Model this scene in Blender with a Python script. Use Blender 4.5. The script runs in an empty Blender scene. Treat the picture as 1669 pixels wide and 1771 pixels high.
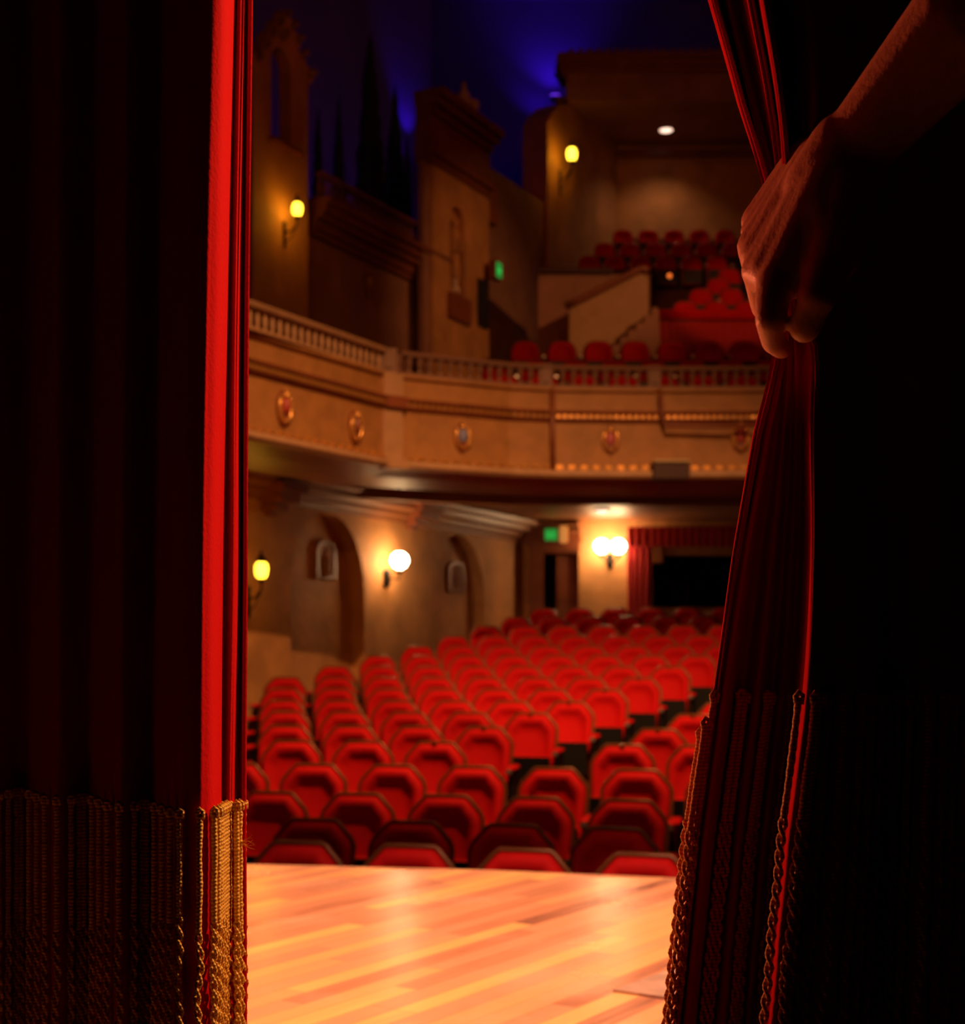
import bpy, bmesh, math, random
from mathutils import Vector, Matrix, noise
from math import sin, cos, pi, radians, sqrt, atan2

random.seed(7)
S = bpy.context.scene
C = S.collection

# ---------------------------------------------------------------- camera, world, exposure
F = 2500.0; HZ = 1140.0; CZ = 0.72          # focal length in pixels, horizon row, camera height over the stage
cd = bpy.data.cameras.new('camera'); cam = bpy.data.objects.new('camera', cd); C.objects.link(cam)
cam.location = (0, 0, CZ); cam.rotation_euler = (pi/2, 0, 0)
cd.sensor_fit = 'HORIZONTAL'; cd.sensor_width = 36; cd.lens = F/1669*36
cd.shift_y = (HZ-885.5)/1669; cd.clip_start = 0.05; cd.clip_end = 200
cd.dof.use_dof = True; cd.dof.focus_distance = 1.27; cd.dof.aperture_fstop = 9.5
S.camera = cam
w = bpy.data.worlds.new('world'); S.world = w; w.use_nodes = True
w.node_tree.nodes['Background'].inputs[0].default_value = (0.004, 0.003, 0.012, 1)
w.node_tree.nodes['Background'].inputs[1].default_value = 0.0
S.view_settings.view_transform = 'Standard'; S.view_settings.look = 'None'
S.view_settings.gamma = 1; S.view_settings.exposure = 0.0; S.view_settings.use_curve_mapping = False

def spot(name, loc, tgt, power, color, angle, blend=0.6, size=0.12):
    l = bpy.data.lights.new(name, 'SPOT'); l.energy = power; l.color = color
    l.spot_size = radians(angle); l.spot_blend = blend; l.shadow_soft_size = size
    o = bpy.data.objects.new(name, l); C.objects.link(o); o.location = loc
    o.rotation_euler = (Vector(tgt)-Vector(loc)).to_track_quat('-Z', 'Y').to_euler()
    return o
def point(name, loc, power, color, size=0.05):
    l = bpy.data.lights.new(name, 'POINT'); l.energy = power; l.color = color; l.shadow_soft_size = size
    o = bpy.data.objects.new(name, l); C.objects.link(o); o.location = loc
    return o
WARM = (1.0, 0.50, 0.22)
# stage border lights over the apron, then added fill and house spots
spot('stage_spot', (0.9, 3.4, 4.8), (0.0, 3.9, 0), 1500, (1.0, 0.54, 0.34), 62, 0.8, 0.15)
spot('stage_spot', (-1.6, 2.9, 4.8), (0.2, 3.9, 0), 850, (1.0, 0.54, 0.34), 62, 0.9, 0.15)
spot('curtain_spot', (2.0, 2.1, 2.5), (-0.22, 1.3, 0.75), 470, (1.0, 0.46, 0.20), 46, 0.6, 0.05)
spot('hand_fill', (-1.35, 2.7, 0.95), (0.22, 1.2, 0.86), 105, (1.0, 0.20, 0.08), 34, 0.8, 0.05)  # added low red fill, stands in for bounce on hand and curtain hem
spot('house_spot', (1.2, 7.2, 7.6), (0.3, 13.4, -0.4), 3100, (1.0, 0.45, 0.17), 78, 0.8, 0.08)
spot('house_spot', (2.0, 5.2, 5.6), (0.9, 15.4, -0.3), 1700, (1.0, 0.42, 0.15), 25, 0.8, 0.08)  # added to brighten the middle and far stalls rows
spot('house_spot', (2.4, 3.8, 4.9), (0.6, 15.5, 3.0), 520, (1.0, 0.36, 0.10), 30, 0.9, 0.12)  # added wash to lift the balcony front
spot('house_spot', (1.6, 4.2, 5.2), (3.75, 22.0, 6.2), 2600, (1.0, 0.34, 0.10), 7.5, 0.5, 0.08)  # added narrow beam to brighten the upper red seats
spot('house_spot', (6.5, 14.0, 8.0), (0.2, 21.6, 5.8), 680, (1.0, 0.40, 0.13), 30, 0.8, 0.08)  # added side wash on the niche pavilion, unseen behind the right curtain
# added dim red fills high over the stalls, above the frame, lifting the walls
point('wall_fill', (3.0, 9.0, 9.0), 120, (1.0, 0.20, 0.05), 0.5)
point('wall_fill', (5.0, 17.0, 11.6), 55, (1.0, 0.20, 0.06), 0.5)

# ---------------------------------------------------------------- helpers
WO = {}                                     # world offset of every thing, for its parts
def tag(o, label=None, cat=None, group=None, kind=None):
    if label: o['label'] = label
    if cat: o['category'] = cat
    if group: o['group'] = group
    if kind: o['kind'] = kind
    return o
def thing(name, label, cat, loc=(0, 0, 0), rotz=0, group=None):
    o = bpy.data.objects.new(name, None); C.objects.link(o); o.empty_display_size = 0.1
    o.location = loc; o.rotation_euler = (0, 0, rotz); WO[o.name] = Vector(loc)
    return tag(o, label, cat, group)
def obj(name, bm, mat, parent=None, smooth=False, local=False):
    """link bm as ONE object; bm is in world coordinates unless local"""
    bmesh.ops.recalc_face_normals(bm, faces=bm.faces)
    if local: off = Vector((0, 0, 0))
    elif parent: off = WO[parent.name]
    else:
        vs = [v.co for v in bm.verts]
        mn = Vector([min(v[i] for v in vs) for i in range(3)]); mx = Vector([max(v[i] for v in vs) for i in range(3)])
        off = Vector(((mn.x+mx.x)/2, (mn.y+mx.y)/2, mn.z))
    if off.length: bmesh.ops.translate(bm, verts=bm.verts, vec=-off)
    me = bpy.data.meshes.new(name); bm.to_mesh(me); bm.free()
    if smooth:
        for p in me.polygons: p.use_smooth = True
    me.materials.append(mat)
    o = bpy.data.objects.new(name, me); C.objects.link(o)
    if parent: o.parent = parent
    elif not local: o.location = off
    WO[o.name] = off if not local else Vector((0, 0, 0))
    return o
def struct(name, bm, mat, parent=None, smooth=False):
    o = obj(name, bm, mat, parent, smooth)
    if not parent: o['kind'] = 'structure'
    return o
def B(): return bmesh.new()
ident = lambda x, y, z: Vector((x, y, z))

def box(bm, x0, x1, y0, y1, z0, z1, f=ident, bev=0):
    v = [bm.verts.new(f(x, y, z)) for x in (x0, x1) for y in (y0, y1) for z in (z0, z1)]
    fs = [bm.faces.new([v[i] for i in q]) for q in ((0, 1, 3, 2), (4, 6, 7, 5), (0, 4, 5, 1), (2, 3, 7, 6), (0, 2, 6, 4), (1, 5, 7, 3))]
    if bev:
        es = list({e for q in fs for e in q.edges})
        bmesh.ops.bevel(bm, geom=es, offset=bev, segments=2, affect='EDGES', clamp_overlap=True)
    return v
def tube(bm, pts, radii, seg=8, cap=True, sq=1.0):
    pts = [Vector(p) for p in pts]; n = len(pts)
    if not hasattr(radii, '__len__'): radii = [radii]*n
    rings = []; ref = None
    for i, p in enumerate(pts):
        d = (pts[min(i+1, n-1)]-pts[max(i-1, 0)]).normalized()
        if ref is None:
            ref = d.orthogonal().normalized()
        ref = (ref-d*ref.dot(d)).normalized(); b = d.cross(ref)
        rings.append([bm.verts.new(p+(ref*cos(2*pi*k/seg)+b*sin(2*pi*k/seg)*sq)*radii[i]) for k in range(seg)])
    for a, c in zip(rings, rings[1:]):
        for k in range(seg): bm.faces.new((a[k], a[(k+1) % seg], c[(k+1) % seg], c[k]))
    if cap: bm.faces.new(rings[0][::-1]); bm.faces.new(rings[-1])
def lathe(bm, c, prof, seg=14, sx=1, sy=1):
    c = Vector(c); rings = []
    for r, z in prof:
        rings.append([bm.verts.new(c+Vector((r*sx*cos(2*pi*k/seg), r*sy*sin(2*pi*k/seg), z))) for k in range(seg)])
    for a, d in zip(rings, rings[1:]):
        for k in range(seg): bm.faces.new((a[k], a[(k+1) % seg], d[(k+1) % seg], d[k]))
    bm.faces.new(rings[0][::-1]); bm.faces.new(rings[-1])
def ball(bm, c, r, seg=10, sc=(1, 1, 1)):
    m = Matrix.Translation(Vector(c)) @ Matrix.Diagonal((*sc, 1))
    bmesh.ops.create_uvsphere(bm, u_segments=seg, v_segments=max(5, seg*2//3), radius=r, matrix=m)
def capsule(bm, a, b, ra, rb, seg=14):
    """closed tapered capsule, used under a voxel remesh"""
    a = Vector(a); b = Vector(b); n = 5
    tube(bm, [a+(b-a)*i/n for i in range(n+1)], [ra+(rb-ra)*i/n for i in range(n+1)], seg)
    ball(bm, a, ra, seg); ball(bm, b, rb, seg)
def plate(bm, outer, holes, d0, d1, f):
    """flat wall piece with holes: outlines in (s, z), thickness d0..d1, f(s, d, z) -> world"""
    for d in (d0, d1):
        es = []; loops = []
        for lp in [outer]+holes:
            vs = [bm.verts.new(f(s, d, z)) for s, z in lp]
            es += [bm.edges.new((vs[i], vs[(i+1) % len(vs)])) for i in range(len(vs))]
            loops.append(vs)
        bmesh.ops.triangle_fill(bm, edges=es, use_beauty=True)
        if d == d0: first = loops
    for la, lb in zip(first, loops):
        for i in range(len(la)):
            j = (i+1) % len(la)
            bm.faces.new((la[i], la[j], lb[j], lb[i]))
def arch(s0, s1, z0, z1, n=10, flat=1.0):
    """arched outline; z1 is the crown"""
    r = (s1-s0)/2; c = (s0+s1)/2; zs = z1-r*flat
    return [(s0, z0)]+[(c-r*cos(pi*i/n), zs+r*flat*sin(pi*i/n)) for i in range(n+1)]+[(s1, z0)]
def rect(s0, s1, z0, z1): return [(s0, z0), (s0, z1), (s1, z1), (s1, z0)]
def normals(path):
    out = []
    for i in range(len(path)):
        def nrm(a, b):
            d = (Vector(b)-Vector(a)).normalized(); return Vector((d.y, -d.x))
        ns = []
        if i > 0: ns.append(nrm(path[i-1], path[i]))
        if i < len(path)-1: ns.append(nrm(path[i], path[i+1]))
        m = sum(ns, Vector((0, 0))); m.normalize()
        k = 1/max(0.5, m.dot(ns[0])); out.append(m*k)
    return out
def sweep(bm, path, prof, closed=True):
    ns = normals(path); rings = []
    for (x, y), n in zip(path, ns):
        rings.append([bm.verts.new((x+n.x*d, y+n.y*d, z)) for d, z in prof])
    m = len(prof)
    for a, c in zip(rings, rings[1:]):
        for k in range(m if closed else m-1):
            bm.faces.new((a[k], a[(k+1) % m], c[(k+1) % m], c[k]))
    if closed: bm.faces.new(rings[0][::-1]); bm.faces.new(rings[-1])
def resample(path, step):
    out = []; acc = 0
    for a, b in zip(path, path[1:]):
        a = Vector(a); b = Vector(b); L = (b-a).length
        while acc <= L:
            out.append((a+(b-a)*acc/L, (b-a).normalized())); acc += step
        acc -= L
    return out

# ---------------------------------------------------------------- materials
def M(name, col, rough=0.6, metal=0, var=0, scale=6, bump=0, bscale=40, sheen=0, emit=0, ecol=None, spec=0.5):
    m = bpy.data.materials.new(name); m.use_nodes = True; nt = m.node_tree; b = nt.nodes['Principled BSDF']
    b.inputs['Base Color'].default_value = (*col, 1); b.inputs['Roughness'].default_value = rough
    b.inputs['Metallic'].default_value = metal; b.inputs['Specular IOR Level'].default_value = spec
    if sheen:
        b.inputs['Sheen Weight'].default_value = sheen; b.inputs['Sheen Roughness'].default_value = 0.4
        b.inputs['Sheen Tint'].default_value = (col[0]**0.5, col[1]**0.5*0.6, col[2]**0.5*0.6, 1)
    tc = nt.nodes.new('ShaderNodeTexCoord')
    if var:
        n = nt.nodes.new('ShaderNodeTexNoise'); n.inputs['Scale'].default_value = scale; n.inputs['Detail'].default_value = 5
        nt.links.new(tc.outputs['Object'], n.inputs['Vector'])
        r = nt.nodes.new('ShaderNodeValToRGB'); r.color_ramp.elements[0].position = 0.3; r.color_ramp.elements[1].position = 0.7
        r.color_ramp.elements[0].color = (*[c*(1-var) for c in col], 1); r.color_ramp.elements[1].color = (*[min(1, c*(1+var)) for c in col], 1)
        nt.links.new(n.outputs['Fac'], r.inputs[0]); nt.links.new(r.outputs[0], b.inputs['Base Color'])
    if bump:
        n2 = nt.nodes.new('ShaderNodeTexNoise'); n2.inputs['Scale'].default_value = bscale; n2.inputs['Detail'].default_value = 4
        nt.links.new(tc.outputs['Object'], n2.inputs['Vector'])
        bp = nt.nodes.new('ShaderNodeBump'); bp.inputs['Strength'].default_value = bump; bp.inputs['Distance'].default_value = 0.02
        nt.links.new(n2.outputs['Fac'], bp.inputs['Height']); nt.links.new(bp.outputs[0], b.inputs['Normal'])
    if emit:
        b.inputs['Emission Color'].default_value = (*(ecol or col), 1); b.inputs['Emission Strength'].default_value = emit
    return m
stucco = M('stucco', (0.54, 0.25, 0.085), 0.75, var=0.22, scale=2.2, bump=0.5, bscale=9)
stucco_dim = M('stucco_dim', (0.36, 0.17, 0.11), 0.8, var=0.2, scale=2, bump=0.5, bscale=9)  # darker stucco copy; low light of the upper walls put in its colour
plaster_pale = M('plaster_pale', (0.50, 0.28, 0.14), 0.6, var=0.1, scale=6)
fascia_m = M('fascia_plaster', (0.42, 0.19, 0.055), 0.6, var=0.15, scale=5, bump=0.3, bscale=14)
brown = M('brown_moulding', (0.26, 0.075, 0.03), 0.45, var=0.2, scale=5)
gilt = M('gilt', (0.75, 0.38, 0.10), 0.3, 0.55, var=0.15, scale=20)
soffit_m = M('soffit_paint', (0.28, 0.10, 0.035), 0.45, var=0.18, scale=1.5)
sky_m = M('sky_plaster', (0.14, 0.09, 0.30), 0.9, var=0.15, scale=0.5)
black = M('black_iron', (0.012, 0.011, 0.010), 0.4, 0.3)
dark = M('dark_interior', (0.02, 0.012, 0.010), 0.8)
carpet = M('dark_carpet', (0.06, 0.012, 0.010), 0.95, var=0.2, scale=20)
seat_red = M('red_mohair', (0.58, 0.006, 0.007), 0.7, bump=0.10, bscale=150, var=0.1, scale=9, spec=0.12)
seat_rim = M('bronze_rim', (0.19, 0.06, 0.015), 0.38, 0.3)
seat_shell = M('seat_shell', (0.05, 0.012, 0.010), 0.6)
steel = M('steel', (0.55, 0.50, 0.46), 0.3, 0.8)
brass = M('brass', (0.85, 0.50, 0.16), 0.22, 1.0)
velvet = M('red_velvet', (0.50, 0.003, 0.005), 0.9, bump=0.12, bscale=220, spec=0.08)
drape_red = M('red_drape', (0.40, 0.012, 0.010), 0.85, sheen=0.2)
skin = M('skin', (0.62, 0.30, 0.20), 0.45, var=0.10, scale=30, bump=0.10, bscale=260)
skin.node_tree.nodes['Principled BSDF'].inputs['Subsurface Weight'].default_value = 0.12
skin.node_tree.nodes['Principled BSDF'].inputs['Subsurface Radius'].default_value = (0.02, 0.008, 0.004)
skin.node_tree.nodes['Principled BSDF'].inputs['Subsurface Scale'].default_value = 0.4
cloth_black = M('black_cotton', (0.010, 0.010, 0.011), 0.9)
stone = M('painted_stone', (0.62, 0.44, 0.32), 0.6, var=0.2, scale=12)
foliage_m = M('dark_foliage', (0.012, 0.022, 0.010), 0.8, var=0.4, scale=20)
glow_yellow = M('yellow_glass', (1, 0.8, 0.2), 0.4, emit=8, ecol=(1.0, 0.56, 0.03))
glow_white = M('white_glass', (1, 0.9, 0.7), 0.4, emit=26, ecol=(1.0, 0.72, 0.40))
glow_down = M('downlight_glass', (1, 0.9, 0.8), 0.4, emit=2.2, ecol=(1.0, 0.66, 0.48))
glow_blue = M('blue_glass', (0.2, 0.1, 1), 0.4, emit=2.0, ecol=(0.16, 0.03, 1.0))
glow_green = M('green_exit', (0.1, 0.8, 0.2), 0.4, emit=0.9, ecol=(0.03, 0.55, 0.09))
green_face = M('green_exit_face', (0.05, 0.4, 0.1), 0.4, emit=0.6, ecol=(0.015, 0.36, 0.05))
glow_orange = M('orange_glass', (1, 0.4, 0.1), 0.4, emit=1.0, ecol=(1.0, 0.20, 0.03))

# gold cord: fine wound-thread ridges across the cord
cord_m = M('gold_cord', (0.72, 0.32, 0.055), 0.5, sheen=0.2)
def _cord():
    nt = cord_m.node_tree; b = nt.nodes['Principled BSDF']; tc = nt.nodes.new('ShaderNodeTexCoord')
    wv = nt.nodes.new('ShaderNodeTexWave'); wv.bands_direction = 'Z'; wv.inputs['Scale'].default_value = 95; wv.inputs['Distortion'].default_value = 2.5
    wv.inputs['Detail'].default_value = 2; wv.inputs['Detail Scale'].default_value = 1.2
    nt.links.new(tc.outputs['Object'], wv.inputs['Vector'])
    bp = nt.nodes.new('ShaderNodeBump'); bp.inputs['Strength'].default_value = 0.5; bp.inputs['Distance'].default_value = 0.0012
    nt.links.new(wv.outputs['Fac'], bp.inputs['Height']); nt.links.new(bp.outputs[0], b.inputs['Normal'])
    r = nt.nodes.new('ShaderNodeValToRGB'); r.color_ramp.elements[0].color = (0.55, 0.26, 0.02, 1); r.color_ramp.elements[1].color = (0.92, 0.62, 0.08, 1)
    nt.links.new(wv.outputs['Fac'], r.inputs[0]); nt.links.new(r.outputs[0], b.inputs['Base Color'])
_cord()

# stage boards: strips 57 mm wide, running along the house axis
TH = radians(27)
def boards():
    m = bpy.data.materials.new('stage_boards'); m.use_nodes = True; nt = m.node_tree; b = nt.nodes['Principled BSDF']
    N = nt.nodes.new; L = nt.links.new
    tc = N('ShaderNodeTexCoord'); mp = N('ShaderNodeMapping'); mp.vector_type = 'POINT'
    mp.inputs['Rotation'].default_value = (0, 0, radians(33)); L(tc.outputs['Object'], mp.inputs[0])
    sp = N('ShaderNodeSeparateXYZ'); L(mp.outputs[0], sp.inputs[0])
    def mt(op, a, bb=None, c=None):
        n = N('ShaderNodeMath'); n.operation = op
        for i, v in enumerate((a, bb, c)):
            if v is None: continue
            if isinstance(v, (int, float)): n.inputs[i].default_value = v
            else: L(v, n.inputs[i])
        return n.outputs[0]
    u = mt('DIVIDE', sp.outputs[0], 0.062); ui = mt('FLOOR', u); uf = mt('FRACT', u)
    w1 = N('ShaderNodeTexWhiteNoise'); w1.noise_dimensions = '1D'; L(ui, w1.inputs['W'])
    v = mt('ADD', mt('DIVIDE', sp.outputs[1], 0.95), mt('MULTIPLY', w1.outputs['Value'], 7.3)); vi = mt('FLOOR', v); vf = mt('FRACT', v)
    cb = N('ShaderNodeCombineXYZ'); L(ui, cb.inputs[0]); L(vi, cb.inputs[1])
    w2 = N('ShaderNodeTexWhiteNoise'); w2.noise_dimensions = '2D'; L(cb.outputs[0], w2.inputs['Vector'])
    gr = N('ShaderNodeTexNoise'); gr.inputs['Scale'].default_value = 5; gr.inputs['Detail'].default_value = 6
    mp2 = N('ShaderNodeMapping'); mp2.inputs['Scale'].default_value = (9, 0.8, 1); L(mp.outputs[0], mp2.inputs[0]); L(mp2.outputs[0], gr.inputs['Vector'])
    fac = mt('ADD', mt('MULTIPLY', w2.outputs['Value'], 0.72), mt('MULTIPLY', gr.outputs['Fac'], 0.28))
    r = N('ShaderNodeValToRGB'); e = r.color_ramp.elements
    e[0].position = 0.10; e[0].color = (0.26, 0.105, 0.065, 1)
    e[1].position = 0.95; e[1].color = (0.95, 0.56, 0.17, 1)
    for p, c in ((0.18, (0.56, 0.22, 0.11, 1)), (0.4, (0.74, 0.31, 0.16, 1)), (0.62, (0.80, 0.38, 0.15, 1)), (0.78, (0.86, 0.43, 0.15, 1))):
        k = e.new(p); k.color = c
    L(fac, r.inputs[0])
    # dark joints between boards
    edge = mt('MINIMUM', mt('MINIMUM', uf, mt('SUBTRACT', 1, uf)), mt('MULTIPLY', mt('MINIMUM', vf, mt('SUBTRACT', 1, vf)), 12))
    j = mt('MINIMUM', mt('MULTIPLY', edge, 22), 1)
    mix = N('ShaderNodeMixRGB'); mix.blend_type = 'MULTIPLY'; mix.inputs[0].default_value = 0.35
    L(r.outputs[0], mix.inputs[1]); L(j, mix.inputs[2])
    # worn pale scuffs
    sc = N('ShaderNodeTexNoise'); sc.inputs['Scale'].default_value = 2.2; sc.inputs['Detail'].default_value = 8; L(tc.outputs['Object'], sc.inputs['Vector'])
    sr = N('ShaderNodeValToRGB'); sr.color_ramp.elements[0].position = 0.55; sr.color_ramp.elements[1].position = 0.8
    sr.color_ramp.elements[1].color = (0.4, 0.4, 0.4, 1); L(sc.outputs['Fac'], sr.inputs[0])
    mx = N('ShaderNodeMixRGB'); L(sr.outputs[0], mx.inputs[0]); L(mix.outputs[0], mx.inputs[1]); mx.inputs[2].default_value = (0.85, 0.55, 0.38, 1)
    L(mx.outputs[0], b.inputs['Base Color'])
    rr = mt('ADD', mt('MULTIPLY', sc.outputs['Fac'], 0.18), 0.16); L(rr, b.inputs['Roughness'])
    bp = N('ShaderNodeBump'); bp.inputs['Strength'].default_value = 0.15; bp.inputs['Distance'].default_value = 0.004
    L(gr.outputs['Fac'], bp.inputs['Height']); L(bp.outputs[0], b.inputs['Normal'])
    return m
boards_m = boards()

# ---------------------------------------------------------------- plan of the house
ST, CT = sin(TH), cos(TH)
WALL = -10.2
def AX(s, d, z, off=WALL):                  # s along the side wall, d out into the room
    o = off+d
    return Vector((o*CT+s*ST, -o*ST+s*CT, z))
def wl(px, py=None, off=WALL):              # (s, z) of the wall point seen at that column and row
    q = (px-834.5)/F; Y = off/(q*CT-ST); X = q*Y
    s = X*ST+Y*CT
    return (s, CZ+(HZ-py)*Y/F) if py is not None else s
def P(px, py, Y): return Vector(((px-834.5)*Y/F, Y, CZ+(HZ-py)*Y/F))
def px_of(v): return (834.5+F*v.x/v.y, HZ-F*(v.z-CZ)/v.y)
def wpoly(pts, off=WALL): return [wl(x, y, off) for x, y in pts]

# stage
bm = B()
edge = [(-7, 6.1), (-3.5, 5.62), (-1.6, 5.22), (-0.83, 5.07), (0.0, 4.93), (0.66, 4.74), (1.5, 4.55), (2.6, 4.15), (4.2, 3.4), (6.0, 2.2)]
vs = [bm.verts.new((x, y, 0)) for x, y in edge]+[bm.verts.new((6, -2.5, 0)), bm.verts.new((-7, -2.5, 0))]
f = bm.faces.new(vs); r = bmesh.ops.extrude_face_region(bm, geom=[f]); bmesh.ops.translate(bm, verts=[v for v in r['geom'] if isinstance(v, bmesh.types.BMVert)], vec=(0, 0, -0.06))
struct('stage_floor', bm, boards_m)
bm = B(); sweep(bm, edge, [(-0.03, -1.3), (-0.03, -0.055), (-0.06, -0.055), (-0.06, -1.3)]); struct('wall_front', bm, brown)
bm = B(); sweep(bm, edge, [(0.0, -0.10), (0.0, 0.002), (0.012, 0.004), (0.02, -0.03), (0.0135, -0.10)]); struct('trim_1', bm, plaster_pale)
# grey hatch in the boards
bm = B()
hp = [P(1060, 1716, CZ*F/(1716-HZ)), P(1215, 1660, CZ*F/(1660-HZ))]
dv = Vector((cos(radians(33)), -sin(radians(33)), 0))*0.42
q = [hp[0], hp[1], hp[1]+dv, hp[0]+dv]
a = [bm.verts.new((p.x, p.y, 0.0005)) for p in q]; b2 = [bm.verts.new((p.x, p.y, 0.006)) for p in q]
bm.faces.new(a); bm.faces.new(b2[::-1])
for i in range(4): bm.faces.new((a[i], a[(i+1) % 4], b2[(i+1) % 4], b2[i]))
t = obj('floor_hatch', bm, M('worn_grey_paint', (0.42, 0.24, 0.16), 0.6, var=0.25, scale=14))
tag(t, 'flat grey hatch plate set in the stage boards beside the right curtain', 'hatch')

# raked orchestra floor
CC = Vector((-4.3, -9.3))
drops = [.86, .86, .81, .71, .61, .545, .47, .40, .31, .21, .10, -.02, -.14, -.28, -.43, -.58, -.73]
NR = len(drops)
def RN(n): return sqrt(4.3**2+(6.35+0.95*n+9.3)**2)
def zfloor(n):
    n = max(0, min(NR-1, n)); i = int(n); k = n-i; j = min(i+1, NR-1)
    return CZ-(drops[i]*(1-k)+drops[j]*k)-0.88
bm = B(); rows = []
for n in [x*0.5 for x in range(-9, 42)]:
    R = RN(n); rows.append([bm.verts.new((CC.x+R*sin(a), CC.y+R*cos(a), zfloor(n))) for a in [radians(x) for x in range(-14, 50, 4)]])
for r0, r1 in zip(rows, rows[1:]):
    for i in range(len(r0)-1): bm.faces.new((r0[i], r0[i+1], r1[i+1], r1[i]))
struct('floor', bm, carpet, smooth=True)

# ---------------------------------------------------------------- left wall below the balcony
s0, s1 = wl(330), wl(906); SO = 2.97
bm = B()
a1 = arch(wl(503), wl(630), -1.2, wl(566, 886)[1], 14, 1.15)
a2 = arch(wl(747), wl(838), -1.2, wl(792, 924)[1], 14, 1.15)
plate(bm, rect(s0-2, s1, -1.3, SO), [], -0.02, -0.35, AX) if False else None
# wall front with two arched niches open to the floor
def arched_front(bm, sa, sb, zb, zt, arches, d0, d1, f):
    out = [(sa, zb)]
    for a in arches: out += a
    out += [(sb, zb), (sb, zt), (sa, zt)]
    plate(bm, out, [], d0, d1, f)
arched_front(bm, s0-3, s1, -1.2, SO, [a1, a2], 0, -0.20, AX)
box(bm, s0-3, s1, -0.35, -0.202, -1.2, SO, AX)
struct('wall_left', bm, stucco)
# plaques in the niches
def plaque(pxa, pxb, pya, pyb, label, figure=1):
    off = WALL-0.20
    (sa, zt), (sb, zb) = wl(pxa, pya, off), wl(pxb, pyb, off)
    f = lambda s, d, z: AX(s, d, z, off)
    c = f((sa+sb)/2, 0, zb); t = thing('wall_plaque', label, 'plaque', c, 0, None)
    bm = B(); wdt = sb-sa; h = zt-zb
    plate(bm, arch(sa, sb, zb, zt, 8, 0.6), [arch(sa+.13*wdt, sb-.13*wdt, zb+.08*h, zt-.09*h, 8, 0.6)], 0.001, 0.05, f)
    obj('frame', bm, brown, t)
    bm = B(); plate(bm, arch(sa+.1*wdt, sb-.1*wdt, zb+.05*h, zt-.06*h, 8, 0.6), [], 0.001, 0.03, f); obj('back_panel', bm, stucco_dim, t)
    bm = B(); sm = (sa+sb)/2
    for ds, dz, r, sc in ((0, .25, .15, (1, 1, 1.7)), (0, .50, .13, (1.1, 1, 1.5)), (.02, .72, .075, (1, 1, 1.1)), (.13, .45, .05, (1, 1, 2.6)), (-.13, .38, .05, (1, 1, 2.4)), (0, .1, .17, (1.1, 1, .5))):
        ball(bm, f(sm+ds*wdt*1.3, 0.035, zb+dz*h), r*h*0.75, 10, sc)
    obj('relief_figure', bm, stucco_dim, t, smooth=True)
plaque(543, 577, 932, 1002, 'dark framed relief plaque inside the taller arched niche')
plaque(772, 800, 968, 1026, 'dark relief plaque inside the smaller arched niche, left of the door')
# cornice under the balcony and along the wall
corn = [(0, 2.62), (0.05, 2.62), (0.07, 2.68), (0.16, 2.70), (0.18, 2.76), (0.30, 2.79), (0.32, 2.86), (0.42, 2.88), (0.44, 2.94), (0, 2.94)]
pw = [AX(s0-3, 0, 0), AX(s1, 0, 0), Vector((1.62, 23.6, 0))]
bm = B(); sweep(bm, [(p.x, p.y) for p in pw], corn); struct('trim_2', bm, soffit_m)
# corbels
def corbel(px, y0, y1, wpx):
    off = WALL; sa = wl(px-wpx); sb = wl(px+wpx); zt = wl(px, y0)[1]; zb = wl(px, y1)[1]
    bm = B()
    for k, (fr, dd) in enumerate(((0, .42), (.3, .34), (.6, .22), (.85, .10))):
        fr2 = (.3, .6, .85, 1.0)[k]
        box(bm, sa+.12*(sb-sa)*k, sb-.12*(sb-sa)*k, 0, dd, zt+(zb-zt)*fr2, zt+(zb-zt)*fr, AX, 0.015)
    return bm
struct('trim_3', corbel(462, 838, 893, 24), brown)
struct('trim_4', corbel(707, 872, 916, 22), brown)

# ---------------------------------------------------------------- back wall below the balcony
YB = 23.6
BX = lambda px: (px-834.5)*YB/F
BZ = lambda py: CZ+(HZ-py)*YB/F
FB = lambda s, d, z: Vector((s, YB-d, z))
bm = B()
plate(bm, rect(BX(905), BX(1500), 0.3, 3.1), [rect(BX(940), BX(1001), 0.56, BZ(956)), rect(BX(1112), BX(1420), BZ(1052), BZ(945))], 0, -0.3, FB)
struct('wall_back', bm, stucco)
bm = B()
plate(bm, [(BX(914), .56), (BX(914), BZ(945)), (BX(903), BZ(940)), (BX(903), BZ(920)), (BX(915), BZ(908)), (BX(992), BZ(908)), (BX(1001), BZ(925)), (BX(1001), BZ(956)), (BX(940), BZ(956)), (BX(940), .56)], [], 0.001, 0.16, FB)
box(bm, BX(905), BX(1000), 0.0, 0.30, BZ(910), BZ(902), FB, 0.02)
t = struct('door_1', bm, brown)
bm = B(); box(bm, BX(964), BX(1001), -0.28, -0.22, .56, BZ(957), FB); box(bm, BX(970), BX(996), -0.22, -0.2, 1.5, BZ(967), FB); box(bm, BX(970), BX(996), -0.22, -0.2, .75, 1.4, FB); obj('door_leaf', bm, brown, t)
bm = B(); box(bm, BX(935), BX(1006), -0.9, -0.85, .5, BZ(950), FB); obj('vestibule_wall', bm, dark, t)
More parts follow.
